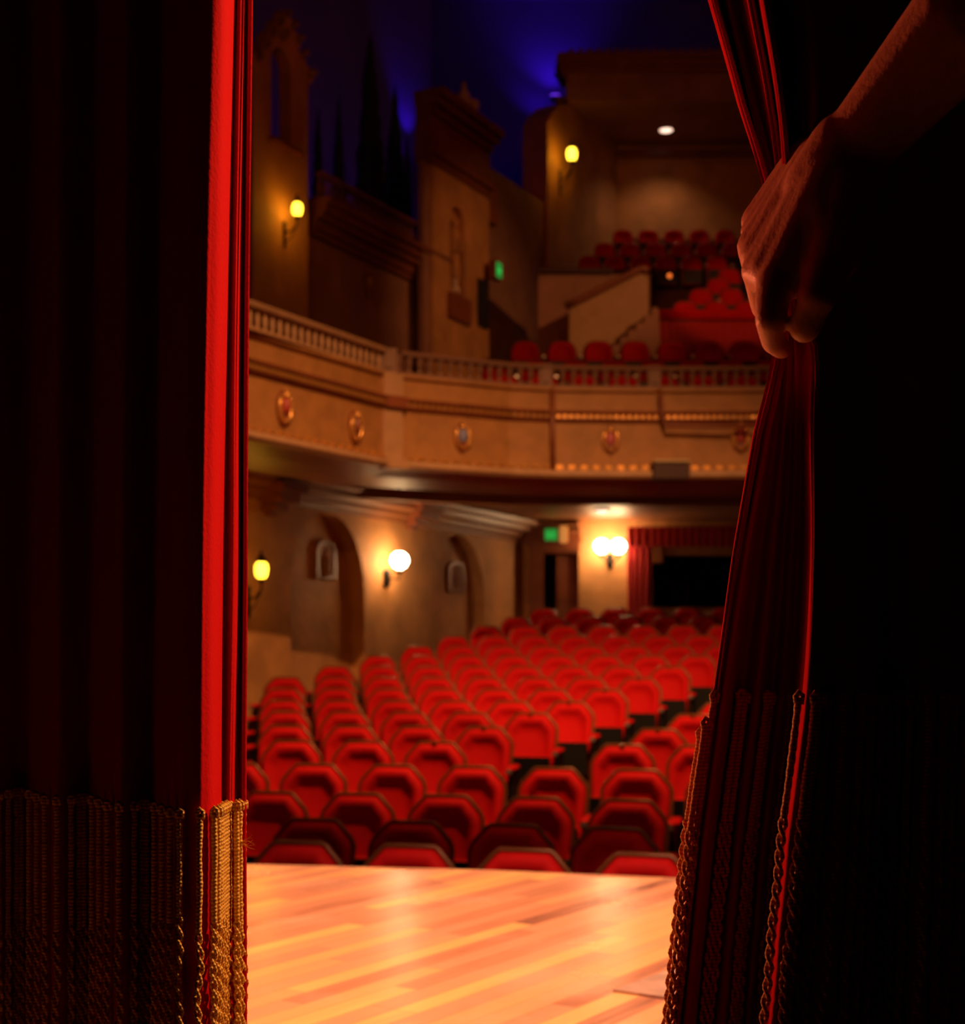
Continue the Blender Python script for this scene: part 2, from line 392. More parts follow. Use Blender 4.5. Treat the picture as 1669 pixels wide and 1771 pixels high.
# opening with draped red curtains and a dark lobby beyond
bm = B(); plate(bm, rect(BX(1104), BX(1430), BZ(1058), BZ(938)), [rect(BX(1128), BX(1410), BZ(1052), BZ(962))], 0.001, 0.08, FB)
box(bm, BX(1125), BX(1145), 0.0, 0.2, BZ(975), BZ(945), FB, 0.02)
t = struct('window_1', bm, soffit_m)
bm = B(); box(bm, BX(1130), BX(1410), 0.081, 0.14, BZ(961), BZ(946), FB, 0.01); obj('head_moulding', bm, fascia_m, t)
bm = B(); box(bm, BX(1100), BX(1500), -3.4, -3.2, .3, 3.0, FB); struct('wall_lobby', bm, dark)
bm = B()
plate(bm, rect(BX(1205), BX(1236), BZ(1032), BZ(990)), [rect(BX(1209), BX(1232), BZ(1028), BZ(994))], -3.19, -3.10, FB)
tag(obj('lobby_window', bm, brown), 'dim window frame in the dark lobby beyond the red drapes', 'frame')  # frame of the vague window on the lobby's back wall
def drape(name, x0, x1, z0, z1, y, folds, amp, label, taper=0.0):
    bm = B(); nx = folds*8; nz = 10; g = []
    for j in range(nz+1):
        v = j/nz; row = []
        for i in range(nx+1):
            u = i/nx; x = x0+(x1-x0)*(u+(taper*(0.5-abs(v-0.5))*(0.5-u)))
            row.append(bm.verts.new((x, y-amp*(1+sin(2*pi*folds*u+0.5*sin(3*v)))*(0.6+0.4*v), z1+(z0-z1)*v)))
        g.append(row)
    for a, b in zip(g, g[1:]):
        for i in range(nx): bm.faces.new((a[i], a[i+1], b[i+1], b[i]))
    o = obj(name, bm, drape_red, smooth=True); sm = o.modifiers.new('s', 'SOLIDIFY'); sm.thickness = 0.02
    return tag(o, label, 'curtain')
drape('doorway_curtain', BX(1083), BX(1126), .62, BZ(932), YB-0.14, 4, 0.035, 'long red drape hanging beside the dark lobby opening', 0.2)
drape('valance', BX(1083), BX(1420), BZ(948), BZ(914), YB-0.26, 26, 0.02, 'wide red valance across the top of the dark lobby opening')

# ---------------------------------------------------------------- balcony
pa = AX(0, 0, 0, -8.23)
front = []
for s in (8.0, wl(425, None, -8.23)): front.append((AX(s, 0, 0, -8.23).x, AX(s, 0, 0, -8.23).y))
front += [(-1.02, 15.75), (-0.60, 15.98), (-0.22, 16.17), (0.30, 16.45), (0.83, 16.59), (1.5, 16.64), (2.1, 16.66), (3.1, 16.64), (4.2, 16.5), (5.4, 16.2)]
Z = dict(lip=2.79, ledge=2.885, fas=3.44, mou=3.57, par=3.83, rail=4.10)
bal = bm = B(); sweep(bm, front, [(0, Z['ledge']-.02), (0, Z['fas']), (-.3, Z['fas']), (-.3, Z['ledge']-.02)]); struct('balcony_front', bm, fascia_m)
bm = B(); sweep(bm, front, [(-.28, Z['lip']), (.10, Z['lip']), (.13, Z['lip']+.03), (.12, Z['ledge']-.01), (.06, Z['ledge']), (-.28, Z['ledge'])]); struct('trim_5', bm, plaster_pale)
bm = B(); sweep(bm, front, [(-.28, Z['fas']), (.03, Z['fas']), (.05, Z['fas']+.03), (.045, Z['fas']+.07), (.10, Z['fas']+.09), (.11, Z['mou']-.01), (-.28, Z['mou'])]); struct('trim_6', bm, brown)
bm = B(); sweep(bm, front, [(-.28, Z['mou']), (.0, Z['mou']), (.0, Z['par']-.05), (.05, Z['par']-.035), (.05, Z['par']), (-.28, Z['par'])]); struct('trim_7', bm, fascia_m)
bm = B(); sweep(bm, front, [(-.9, 2.70), (-.28, 2.74), (-.0, 2.79), (-.28, 2.79), (-.9, 2.96)]); struct('trim_8', bm, soffit_m)
# gilt dentils of the moulding and gilt studs over the ledge
bm = B(); bm2 = B()
for i, (p, d) in enumerate(resample(front, 0.075)):
    n = Vector((d.y, -d.x))
    def g(x, y, z, p=p, d=d, n=n): return Vector((p.x+d.x*x+n.x*y, p.y+d.y*x+n.y*y, z))
    if px_of(Vector((p.x, p.y, 3)))[0] < 390 or p.x > 3.6: continue
    box(bm, -.02, .02, .04, .085, Z['fas']+.035, Z['fas']+.075, g)
for i, (p, d) in enumerate(resample(front, 0.142)):
    n = Vector((d.y, -d.x)); x = px_of(Vector((p.x, p.y, 3)))[0]
    if x < 390 or p.x > 3.6 or 1125 < x < 1198: continue
    def g(x, y, z, p=p, d=d, n=n): return Vector((p.x+d.x*x+n.x*y, p.y+d.y*x+n.y*y, z))
    box(bm2, -.04, .04, .001, .055, Z['ledge']+.005, Z['ledge']+.055, g, 0.012)
struct('trim_9', bm, gilt); struct('trim_10', bm2, gilt)
# corner pilaster
bm = B()
cp = Vector((-1.02, 15.75)); dn = Vector((0.62, -0.79)).normalized(); dt = Vector((-dn.y, dn.x))
def gp(x, y, z): return Vector((cp.x+dt.x*x+dn.x*y, cp.y+dt.y*x+dn.y*y, z))
box(bm, -.13, .13, -.05, .09, Z['ledge'], Z['fas'], gp, .008); box(bm, -.13, .13, -.05, .10, Z['mou'], Z['par'], gp, .008)
box(bm, -.15, .15, -.05, .18, Z['lip']-.015, Z['ledge']+.002, gp, .01)
struct('trim_11', bm, plaster_pale)
bm = B(); box(bm, -.15, .15, -.05, .16, Z['fas'], Z['mou'], gp, .01); struct('trim_12', bm, brown)

# balustrade: rails, posts, turned balusters
def balustrade(path, z0, z1, step, label, post_at, style, mat, r=0.026, limit=(340, 1330)):
    c = Vector((*path[0], z0)); t = thing('balustrade', label, 'balustrade', c)
    h = z1-z0
    bm = B(); sweep(bm, path, [(-.09, z1-.05), (.03, z1-.05), (.045, z1-.02), (.03, z1), (-.09, z1)]); obj('top_rail', bm, mat, t)
    bm = B(); sweep(bm, path, [(-.08, z0), (.02, z0), (.02, z0+.03), (-.08, z0+.03)]); obj('bottom_rail', bm, mat, t)
    k = 0
    for p, d in resample(path, step):
        n = Vector((d.y, -d.x)); q = p-n*0.03
        if not limit[0] < px_of(Vector((q.x, q.y, 3)))[0] < limit[1]: continue
        k += 1
        if k > 96: break
        bm = B()
        if style == 0:
            lathe(bm, (q.x, q.y, z0+.03), [(r*.8, 0), (r*.8, h*.08), (r*.5, h*.12), (r*1.0, h*.3), (r*.95, h*.42), (r*.4, h*.62), (r*.45, h*.68), (r*.75, h*.7), (r*.75, h-.079)], 8)
        else:
            lathe(bm, (q.x, q.y, z0+.03), [(r*1.5, 0), (r*1.5, h*.06), (r*.6, h*.12), (r*.55, h*.34), (r*1.3, h*.40), (r*1.3, h*.46), (r*.55, h*.52), (r*1.2, h-.12), (r*1.8, h-.079)], 8)
        obj('baluster', bm, mat, t, smooth=True)
    for x, y, wd in post_at:
        bm = B(); box(bm, x-wd, x+wd, y-.06, y+.06, z0, z1+.01); box(bm, x-wd*.55, x+wd*.55, y-.085, y-.059, z0+.05, z1-.05, bev=.01); obj('post', bm, mat, t)
    return t
pc = (-1.02, 15.75)
s_a = wl(425, None, -8.23)
armp = [front[0], (pc[0]-.06*ST-.02, pc[1]-.06*CT)]
mid = AX(wl(533, None, -8.23), 0, 0, -8.26)
balustrade(armp, Z['par'], Z['rail'], 0.118, 'pale turned balustrade on the left side arm of the balcony', [(mid.x, mid.y, .05)], 0, plaster_pale)
balustrade([(-0.90, 15.815)]+front[3:], Z['par'], Z['rail']-.01, 0.125, 'dim balustrade along the curved front of the balcony before the red seats', [(pc[0], pc[1]+.02, .09), (0.72, 16.60, .07), (1.98, 16.69, .07)], 1, brown if False else M('dim_rail_paint', (0.26, 0.13, 0.08), 0.6))

# crests on the balcony front
def crest(px, y0, y1, wpx, label, tone, face=None):
    # find the front point under this column
    best = min(resample(front, 0.02), key=lambda pd: abs(834.5+F*pd[0].x/pd[0].y-px)); p, d = best
    n = Vector((d.y, -d.x)); Y = p.y
    zt = CZ+(HZ-y0)*Y/F; zb = CZ+(HZ-y1)*Y/F; h = zt-zb; wd = h*0.40
    g = lambda x, y, z: Vector((p.x+d.x*x+n.x*y, p.y+d.y*x+n.y*y, z))
    t = thing('wall_crest', label, 'crest', (p.x, p.y, zb), 0, 'painted crests on the balcony front')
    out = [(0, 0), (.45, .18), (.85, .42), (1, .7), (.8, .86), (.45, .9), (.3, 1), (-.3, 1), (-.45, .9), (-.8, .86), (-1, .7), (-.85, .42), (-.45, .18)]
    bm = B(); plate(bm, [(x*wd*.62, zb+z*h) for x, z in out], [], .001, .035, lambda s, dd, z: g(s, dd, z))
    obj('cartouche', bm, brown, t)
    bm = B(); ball(bm, g(0, .04, zb+.58*h), .17*h, 12, (1, .35 if abs(d.x) > .8 else .6, 1.35)); obj('shield', bm, tone, t, smooth=True)
    for sx in (-1, 1):
        bm = B(); tube(bm, [g(sx*wd*.2, .03, zb+.12*h), g(sx*wd*.5, .05, zb+.3*h), g(sx*wd*.62, .05, zb+.55*h), g(sx*wd*.5, .05, zb+.78*h), g(sx*wd*.28, .05, zb+.8*h)], [.018, .024, .022, .026, .014], 8)
        obj('scroll', bm, gilt, t, smooth=True)
    bm = B(); ball(bm, g(0, .05, zb+.86*h), .085*h, 10, (1.6, .8, 1)); ball(bm, g(0, .05, zb+.98*h), .05*h, 8); ball(bm, g(0, .05, zb+.16*h), .06*h, 8); obj('crown', bm, gilt, t, smooth=True)
rd = M('crest_red', (0.42, 0.05, 0.03), 0.5); bl = M('crest_blue', (0.20, 0.22, 0.42), 0.5); pk = M('crest_rose', (0.50, 0.10, 0.12), 0.5)
crest(487, 675, 740, 12, 'red-brown crest on the balcony front nearest the left curtain', rd)
crest(611, 710, 770, 12, 'small crest on the balcony front just left of the corner pilaster', brown)
crest(799, 732, 784, 14, 'crest with a pale blue shield on the curved balcony front', bl)
crest(1055, 738, 788, 20, 'gold and rose crest in the middle of the curved balcony front', pk)
crest(1280, 732, 786, 18, 'bright gilt crest on the balcony front beside the right curtain', rd)

# pipes and box on the balcony front
Yp = 16.5
bm = B(); tube(bm, [P(956, 672, Yp), P(956, 745, Yp), P(957, 814, Yp)], .03, 8)
tag(obj('conduit_pipe', bm, brown, smooth=True), 'dark vertical pipe running down the curved balcony front', 'pipe')
bm = B(); tube(bm, [P(1141, 672, Yp-.02), P(1146, 720, Yp-.02), P(1150, 736, Yp-.02), P(1240, 737, Yp-.05), P(1420, 737, Yp-.05)], .026, 8)
tag(obj('lighting_pipe', bm, brown, smooth=True), 'dark bent pipe hung below the parapet beside the right curtain', 'pipe')
c = P(1161, 829, 16.35); t = thing('projector_box', 'dark box with a pale lid on the balcony ledge', 'box', c)
bm = B(); a = P(1131, 829, 16.35); b_ = P(1192, 801, 16.35); box(bm, a.x, b_.x, 16.30, 16.62, a.z, b_.z, bev=.01); obj('housing', bm, seat_shell, t)
bm = B(); b2 = P(1194, 795, 16.3); box(bm, a.x-.015, b2.x, 16.27, 16.62, b_.z+.001, b2.z, bev=.008); obj('lid', bm, M('pale_lid', (0.5, 0.36, 0.16), 0.5), t)

# soffit and deck
fr = [Vector((x, y)) for x, y in front]
def nearwall(p):
    s = p.x*ST+p.y*CT
    return AX(s, 0, 0)
K0 = Vector((BX(905), YB, 0))
back = [nearwall(fr[0]), nearwall(fr[1]), AX(wl(720), 0, 0), AX(wl(830), 0, 0), K0, Vector((1.1, YB, 0)), Vector((1.7, YB, 0)), Vector((2.4, YB, 0)), Vector((3.2, YB, 0)), Vector((4.0, YB, 0)), Vector((5.4, YB, 0)), Vector((6.6, YB, 0))]
def strip(bm, fa, ba, z0, z1, th):
    lo = [(bm.verts.new((a.x, a.y, z0)), bm.verts.new((b.x, b.y, z1))) for a, b in zip(fa, ba)]
    hi = [(bm.verts.new((a.x, a.y, z0+th)), bm.verts.new((b.x, b.y, z1+th))) for a, b in zip(fa, ba)]
    for (a, b), (c, d) in zip(lo, lo[1:]): bm.faces.new((a, b, d, c))
    for (a, b), (c, d) in zip(hi, hi[1:]): bm.faces.new((a, c, d, b))
    for (a, b), (c, d), (e, f_), (g_, h_) in zip(lo, lo[1:], hi, hi[1:]):
        bm.faces.new((a, c, g_, e)); bm.faces.new((b, f_, h_, d))
ns = normals(front)
fin = [p-n*0.28 for p, n in zip(fr, ns)]
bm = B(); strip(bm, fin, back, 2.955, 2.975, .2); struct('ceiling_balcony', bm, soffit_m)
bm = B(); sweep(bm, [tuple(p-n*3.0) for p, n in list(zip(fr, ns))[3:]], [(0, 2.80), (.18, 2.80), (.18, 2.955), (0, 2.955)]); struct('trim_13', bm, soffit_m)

# ---------------------------------------------------------------- upper left wall
def wplate(name, outer, holes, d0, d1, mat, off=WALL, kind=True):
    bm = B(); plate(bm, wpoly(outer, off), [wpoly(h, off) for h in holes], d0, d1, lambda s, d, z: AX(s, d, z, off))
    return struct(name, bm, mat) if kind else bm
def wbox(bm, pxa, pxb, d0, d1, z0, z1, off=WALL, bev=0): box(bm, wl(pxa, None, off), wl(pxb, None, off), d0, d1, z0, z1, lambda s, d, z: AX(s, d, z, off), bev)
bm = B(); box(bm, s0-3, wl(942), -.35, 0, 3.1, 6.06, AX); struct('wall_upper', bm, stucco_dim)
bm = B(); box(bm, wl(846), wl(942), -.35, 0.0, 6.061, 8.45, AX); struct('wall_upper', bm, stucco_dim)
# entablature in steps
bm = B()
for z0, z1, d in ((6.06, 6.14, .06), (6.14, 6.26, .10), (6.26, 6.34, .18), (6.34, 6.44, .24), (6.44, 6.52, .30)): wbox(bm, 536, 752, -.35, d, z0, z1)
struct('trim_14', bm, brown)
ub = [tuple(AX(wl(x), .12, 0)[:2]) for x in (541, 745)]
balustrade(ub, 6.52, 6.87, 0.13, 'dark balustrade high on the left wall before the cypress trees', [], 0, brown, 0.028, (538, 748))
bm = B(); box(bm, s0-3, wl(942), -2.3, -2.2, 5.5, 14.5, AX); struct('wall_sky', bm, sky_m)
# gabled bell wall with an open arch
g = [(437, 640), (437, 118), (430, 108), (431, 96), (441, 92), (449, 100), (455, 82), (452, 74), (462, 68), (466, 52), (478, 46), (480, 34), (490, 28), (494, 16), (499, 28), (508, 38), (508, 52), (519, 62), (520, 78), (516, 88), (526, 98), (530, 112), (541, 124), (543, 140), (533, 148), (533, 640)]
off2 = WALL+0.22
gw = wpoly(g, off2)
hole = arch(wl(469, None, off2), wl(503, None, off2), wl(485, 247, off2)[1], wl(485, 82, off2)[1], 12)
bm = B(); plate(bm, gw, [hole], 0, -0.17, lambda s, d, z: AX(s, d, z, off2)); struct('wall_bell', bm, stucco)
bm = B(); wbox(bm, 463, 514, 0.001, .10, wl(485, 256, off2)[1], wl(485, 248, off2)[1], off2, .01); struct('trim_15', bm, brown)
bm = B()
for x, y, r in ((446, 100, 6), (459, 78, 6), (470, 58, 6), (483, 40, 6), (494, 24, 5), (506, 44, 6), (515, 68, 6), (523, 94, 6), (536, 128, 7), (487, 62, 9)):
    s, z = wl(x, y, off2); p = AX(s, .03, z, off2); rr = r*p.y/F
    ball(bm, p, rr, 8); ball(bm, p+Vector((rr*.6, 0, rr*.7)), rr*.6, 8)
    tube(bm, [p+Vector((0, -.02, -rr)), p+Vector((rr*1.2, -.03, 0)), p+Vector((0.3*rr, -.02, rr*1.4))], [.02, .03, .012], 6)
struct('trim_16', bm, stucco_dim, smooth=True)
# small panel crest under the entablature
def wallrelief(name, label, cat, px, y0, y1, off=WALL):
    s, zt = wl(px, y0, off); zb = wl(px, y1, off)[1]; h = zt-zb; f = lambda a, d, z: AX(a, d, z, off)
    t = thing(name, label, cat, f(s, 0, zb))
    bm = B(); plate(bm, [(s+x*h*.3, zb+z*h) for x, z in [(0, 0), (.6, .2), (1, .5), (.8, .85), (.3, 1), (-.3, 1), (-.8, .85), (-1, .5), (-.6, .2)]], [], .001, .05, f); obj('cartouche', bm, brown, t)
    bm = B(); ball(bm, f(s, .05, zb+.5*h), .16*h, 10, (1, .6, 1.5)); ball(bm, f(s, .05, zb+.85*h), .09*h, 8); ball(bm, f(s, .05, zb+.15*h), .07*h, 8); obj('shield', bm, stucco_dim, t, smooth=True)
wallrelief('wall_crest', 'dark shield relief on the left wall above the side balcony', 'crest', 633, 462, 517)

# pavilion with niche
off3 = WALL+0.30
fp = lambda s, d, z: AX(s, d, z, off3)
bm = B()
ncx0, ncx1 = 779, 803
nic = arch(wl(ncx0, None, off3), wl(ncx1, None, off3), wl(791, 508, off3)[1], wl(791, 358, off3)[1], 12)
plate(bm, rect(wl(748, None, off3), wl(846, None, off3), 3.1, 7.72), [nic], 0, -.12, fp)
box(bm, wl(760, None, off3), wl(846, None, off3), -.32, -.181, 3.1, 6.0, fp)
box(bm, wl(748, None, off3), wl(846, None, off3), -.18, -.121, 3.1, 7.72, fp)
struct('wall_pavilion', bm, stucco)
bm = B(); box(bm, wl(736, None, off3), wl(748, None, off3), -.12, -.04, 3.1, 7.72, fp); struct('wall_pavilion', bm, stucco_dim)
bm = B()
for z0, z1, d in ((7.72, 7.82, .05), (7.82, 7.92, .12), (7.92, 8.40, .04), (8.40, 8.50, .10), (8.50, 8.60, .20), (8.60, 8.70, .28)):
    e = 4+18*d
    box(bm, wl(745-e, None, off3), wl(842+e*.3, None, off3), -.2, d, z0, z1, fp)
struct('trim_17', bm, brown)
bm = B(); plate(bm, rect(wl(846, None, off3), wl(862, None, off3), 7.4, 8.15), [], -.3, 0, fp); struct('trim_18', bm, brown)
# finial sculpture: urn between scrolls
fx = lambda px, py, d=0: AX(*[wl(px, py, off3)[0], -.08+d, wl(px, py, off3)[1]], off3)
t = thing('roof_sculpture', 'stone scroll and urn sculpture on top of the niche pavilion', 'sculpture', fx(812, 205))
bm = B(); b0 = fx(810, 212)
lathe(bm, b0, [(.10, 0), (.13, .05), (.06, .12), (.15, .24), (.17, .32), (.08, .40), (.10, .43), (.04, .50), (.035, .58), (.01, .62)], 14); obj('urn', bm, stone, t, smooth=True)
for sgn in (0, 1):
    bm = B()
    pts = [(783, 195), (788, 187), (796, 190), (800, 203), (806, 215)] if not sgn else [(818, 192), (828, 180), (824, 200), (832, 212), (836, 225), (846, 236)]
    tube(bm, [fx(x, y) for x, y in pts], [.05, .08, .09, .08, .06][:len(pts)]+[.04]*(len(pts)-5), 8)
    ball(bm, fx(*pts[1]), .09, 8); ball(bm, fx(*pts[-1]), .09, 8); obj('scroll', bm, stone, t, smooth=True)
bm = B(); tube(bm, [fx(806, 178), fx(818, 181), fx(832, 184)], [.05, .07, .04], 8); ball(bm, fx(806, 166), .07, 8); obj('draped_figure', bm, stone, t, smooth=True)
# statue in niche
sc_, zb_ = wl(789, 506, off3); base = AX(sc_, -.03, zb_, off3)
t = thing('statue', 'small pale statue standing in the arched niche of the pavilion', 'statue', base)
bm = B(); lathe(bm, base, [(.12, 0), (.12, .06), (.08, .08), (.08, .16), (.11, .20)], 12, .7, .6); obj('pedestal', bm, stone, t)
bm = B(); lathe(bm, base+Vector((0, 0, .2)), [(.11, 0), (.12, .1), (.10, .3), (.085, .45), (.11, .58), (.12, .64), (.05, .72), (.045, .75)], 12, .7, .55); ball(bm, base+Vector((0, 0, 1.02)), .058, 12, (1, 1, 1.2))
tube(bm, [base+Vector((.07, -.01, .8)), base+Vector((.09, -.04, .62)), base+Vector((.04, -.07, .58))], [.035, .03, .022], 8); tube(bm, [base+Vector((-.07, -.01, .8)), base+Vector((-.09, -.04, .64)), base+Vector((-.03, -.07, .62))], [.035, .03, .022], 8)
obj('figure', bm, stucco, t, smooth=True)
bm = B(); s_, z_ = wl(773, 510, off3), 0
plate(bm, rect(wl(773, None, off3), wl(809, None, off3), wl(791, 556, off3)[1], wl(791, 513, off3)[1]), [], .001, .07, fp)
t = obj('wall_grille', bm, brown); tag(t, 'dark brown square grille on the pavilion below the niche statue', 'grille')
# exit door beside niche
bm = B(); plate(bm, rect(wl(825, None, off3), wl(841, None, off3), wl(833, 566, off3)[1], wl(833, 486, off3)[1]), [], .001, .05, fp); struct('door_2', bm, dark)

# exit signs
def exit_sign(c, wdt, h, rot, label, hood):
    t = thing('exit_sign', label, 'sign', c, rot)
    L = WO[t.name]; WO[t.name] = Vector((0, 0, 0))
    bm = B(); box(bm, -wdt/2-.03, wdt/2+.03, -.001, .12, -.03, h+.03, bev=.01); obj('housing', bm, hood, t, local=True)
    bm = B(); box(bm, -wdt/2, wdt/2, -.012, -.002, 0, h); obj('face', bm, green_face, t, local=True)
    cu = bpy.data.curves.new('txt', 'FONT'); cu.body = 'EXIT'; cu.size = wdt*.36; cu.align_x = 'CENTER'; cu.extrude = .003
    to = bpy.data.objects.new('tmp', cu); C.objects.link(to); dg = bpy.context.evaluated_depsgraph_get(); dg.update()
    me = bpy.data.meshes.new_from_object(to.evaluated_get(dg)); bpy.data.objects.remove(to)
    me.transform(Matrix.Translation((0, -.016, h*.35)) @ Matrix.Rotation(pi/2, 4, 'X')); me.materials.clear(); me.materials.append(glow_green)
    o = bpy.data.objects.new('lettering', me); C.objects.link(o); o.parent = t
    return t
c = P(953, 935, YB-.30); exit_sign(c, .20, .19, 0, 'green lit exit sign above the door under the balcony', brown)
s_, z_ = wl(840, 483, off3); c = AX(s_, .22, z_, off3); exit_sign(c, .17, .22, pi/2-TH, 'small green lit exit sign beside the niche pavilion', brown)
bm = B(); c = P(976, 938, YB-.3); box(bm, c.x-.07, c.x+.06, c.y, c.y+.12, c.z, c.z+.27, bev=.015); tag(obj('emergency_lamp', bm, M('amber_sign', (0.8, 0.4, 0.1), 0.4, emit=0.4, ecol=(1, .42, .10))), 'small amber lit box right of the exit sign under the balcony', 'lamp')

# ---------------------------------------------------------------- far tower and balcony recess
K1 = AX(wl(942), 0, 0); K2 = AX(wl(990), 0, 0); K3 = AX(wl(1068), 0, 0)
bm = B()
plate(bm, wpoly([(941, 800), (941, 214), (947, 200), (953, 192), (965, 180), (978, 182), (990, 178), (990, 800)]), [], .06, -.4, AX); struct('tower', bm, stucco)
bm = B(); box(bm, wl(990), wl(1068)+.3, -.4, 0, 5, 10.5, AX); struct('wall_recess', bm, stucco)
YR = K2.y; YK = K3.y
bm = B(); box(bm, K3.x-.1, 9, YK, YK+.3, 6, 10.5); struct('wall_recess', bm, stucco)
bm = B(); box(bm, K2.x-.3, 9, YR-.2, YK+.3, 10.5, 10.6); struct('ceiling_recess', bm, stucco_dim)
bm = B(); box(bm, P(977, 0, YR).x, 9, YR-.35, YR-.2, 10.47, 10.95); struct('trim_19', bm, stucco_dim)
bm = B()
for z0, z1, d in ((10.95, 11.03, .10), (11.03, 11.12, .2), (11.12, 11.2, .3)): box(bm, P(975, 0, YR).x-d*.5, 9, YR-.35-d, YR+.3, z0, z1)
for k in range(26):
    x = P(980, 0, YR).x+k*.16
    box(bm, x, x+.09, YR-.6, YR-.5, 11.2, 11.30, bev=.02)
struct('trim_20', bm, brown)
bm = B(); box(bm, K3.x, 9, YK-.12, YK, P(0, 272, YK).z, P(0, 262, YK).z); struct('trim_21', bm, brown)
bm = B(); box(bm, P(880, 0, 30).x-4, 12, 30, 30.2, 6, 15); struct('wall_sky', bm, sky_m)
bm = B(); box(bm, -12, 14, 10, 32, 14.4, 14.6); struct('ceiling', bm, sky_m)

# balcony terraces
def terrace(bm, xa, xb, y0, y1, z, zb=3.16): box(bm, xa, xb, y0, y1, zb, z)
rowsB = [(17.5, 634, None), (18.3, 622, None), (19.2, 588, None)]
SZ = 0.80
def ztop(py, Y): return CZ+(HZ-py)*Y/F
bm = B()
for k, (Y, py, _) in enumerate(((17.4, 648, 0), (18.3, 621, 0), (19.2, 588, 0))):
    terrace(bm, -0.75+0.35*k, 4.2, Y-.55, Y+.36, ztop(py, Y)-SZ)
box(bm, .1, 4.2, 19.57, 21.2, 3.2, 4.12)
struct('floor_balcony', bm, carpet)
bm = B(); strip(bm, fin[:4], back[:4], 3.45, 3.5, .05); struct('floor_balcony', bm, carpet)
upC = ((21.2, 520), (22.0, 498), (22.8, 480), (23.6, 463)); upD = ((24.9, 441), (25.8, 419), (26.7, 396))
bm = B()
for Y, py in upC: terrace(bm, P(1136, 0, Y).x, 5.0, Y-.45, Y+.355, ztop(py, Y)-.761)
for Y, py in upD: terrace(bm, P(993, 0, Y).x, 5.0, Y-.5, Y+.40, ztop(py, Y)-.743)
struct('floor_balcony', bm, carpet)
# cross-wall, stair parapet, steps, rail with red drape
bm = B(); a = P(931, 600, 21.6); b_ = P(1125, 474, 21.6); box(bm, a.x, b_.x, 21.6, 21.75, 4.2, b_.z); struct('wall_cross', bm, stucco_dim)
bm = B(); b2 = P(931, 466, 21.6); box(bm, a.x-.02, P(1060, 0, 21.6).x, 21.52, 21.8, b_.z, b2.z); struct('trim_22', bm, seat_shell)
bm = B(); Y = 20.4
plate(bm, [(P(x, y, Y).x, P(x, y, Y).z) for x, y in ((985, 640), (985, 532), (1000, 524), (1108, 474), (1121, 478), (1122, 640))], [], 0, .16, lambda s, d, z: Vector((s, Y+d, z)))
t = struct('wall_stair', bm, plaster_pale)
bm = B(); tube(bm, [P(978, 530, Y-.02), P(1000, 520, Y-.02), P(1110, 464, Y-.02), P(1122, 468, Y-.02)], .055, 8); obj('handrail', bm, brown, t, smooth=True)
bm = B()
for k in range(6):
    a = P(1058+14*k, 608-14*k, 19.9); box(bm, a.x, P(1140, 0, 19.9).x, 19.75+.04*k, 20.3, 4.12, a.z+.06)
struct('stairs', bm, stucco_dim)
c = P(1133, 612, 20.72); t = thing('draped_rail', 'red rail with a gathered red drape in front of the upper seats', 'rail', c)
bm = B(); tube(bm, [P(1134, 541, 20.71), P(1440, 541, 20.71)], .045, 8); tube(bm, [P(1134, 549, 20.71), P(1440, 549, 20.71)], .025, 8); obj('rail', bm, seat_red, t, smooth=True)
bm = B(); g_ = []; a = P(1136, 552, 20.62); b_ = P(1440, 614, 20.62)
for j in range(3):
    z = a.z+(b_.z-a.z)*j/2; g_.append([bm.verts.new((a.x+(b_.x-a.x)*i/140, 20.735-.012*sin(i*1.1+.6*sin(i*.3)), z)) for i in range(141)])
for q0, q1 in zip(g_, g_[1:]):
    for i in range(140): bm.faces.new((q0[i], q0[i+1], q1[i+1], q1[i]))
obj('drape', bm, drape_red, t, smooth=True)
for q in ((1158, 477, 21.5, 'tiny orange aisle light above the balcony stair parapet'), (1132, 567, 20.1, 'tiny orange step light beside the red draped rail')):
    bm = B(); ball(bm, P(*q[:3]), .036, 8); tag(obj('aisle_light', bm, glow_orange, smooth=True), q[3], 'light')

# cypress trees behind the upper balustrade
def cypress(px, top, r, label):
    off = WALL-.95; s, zt = wl(px, top, off); b0 = AX(s, 0, 5.9, off); h = zt-5.9
    t = thing('cypress_tree', label, 'tree', b0, 0, 'cypress trees behind the upper balustrade')
    bm = B(); tube(bm, [b0, b0+Vector((0, 0, h*.3))], .05, 8); obj('trunk', bm, brown, t)
    bm = B(); rnd = random.Random(px); N = 26; seg = 12; rings = []
    for j in range(N+1):
        v = j/N; rr = r*(min(1, v*6)**.6)*(1-v)**.75+.005
        rings.append([bm.verts.new(b0+Vector((cos(2*pi*k/seg+v*3)*rr*rnd.uniform(.75, 1.2), sin(2*pi*k/seg+v*3)*rr*rnd.uniform(.75, 1.2), .25+v*(h-.25)+rnd.uniform(-.04, .04)))) for k in range(seg)])
    for a, c in zip(rings, rings[1:]):
        for k in range(seg): bm.faces.new((a[k], a[(k+1) % seg], c[(k+1) % seg], c[k]))
    bm.faces.new(rings[0][::-1]); bm.faces.new(rings[-1]); obj('foliage', bm, foliage_m, t)
cypress(550, 190, .13, 'dark cypress silhouette beside the bell gable')
cypress(586, 172, .14, 'slim dark cypress, second from the bell gable')
cypress(640, 62, .34, 'tallest dark cypress silhouette behind the upper balustrade')
cypress(683, 145, .26, 'dark cypress silhouette right of the tallest one')
cypress(704, 235, .12, 'dark cypress tucked against the niche pavilion')

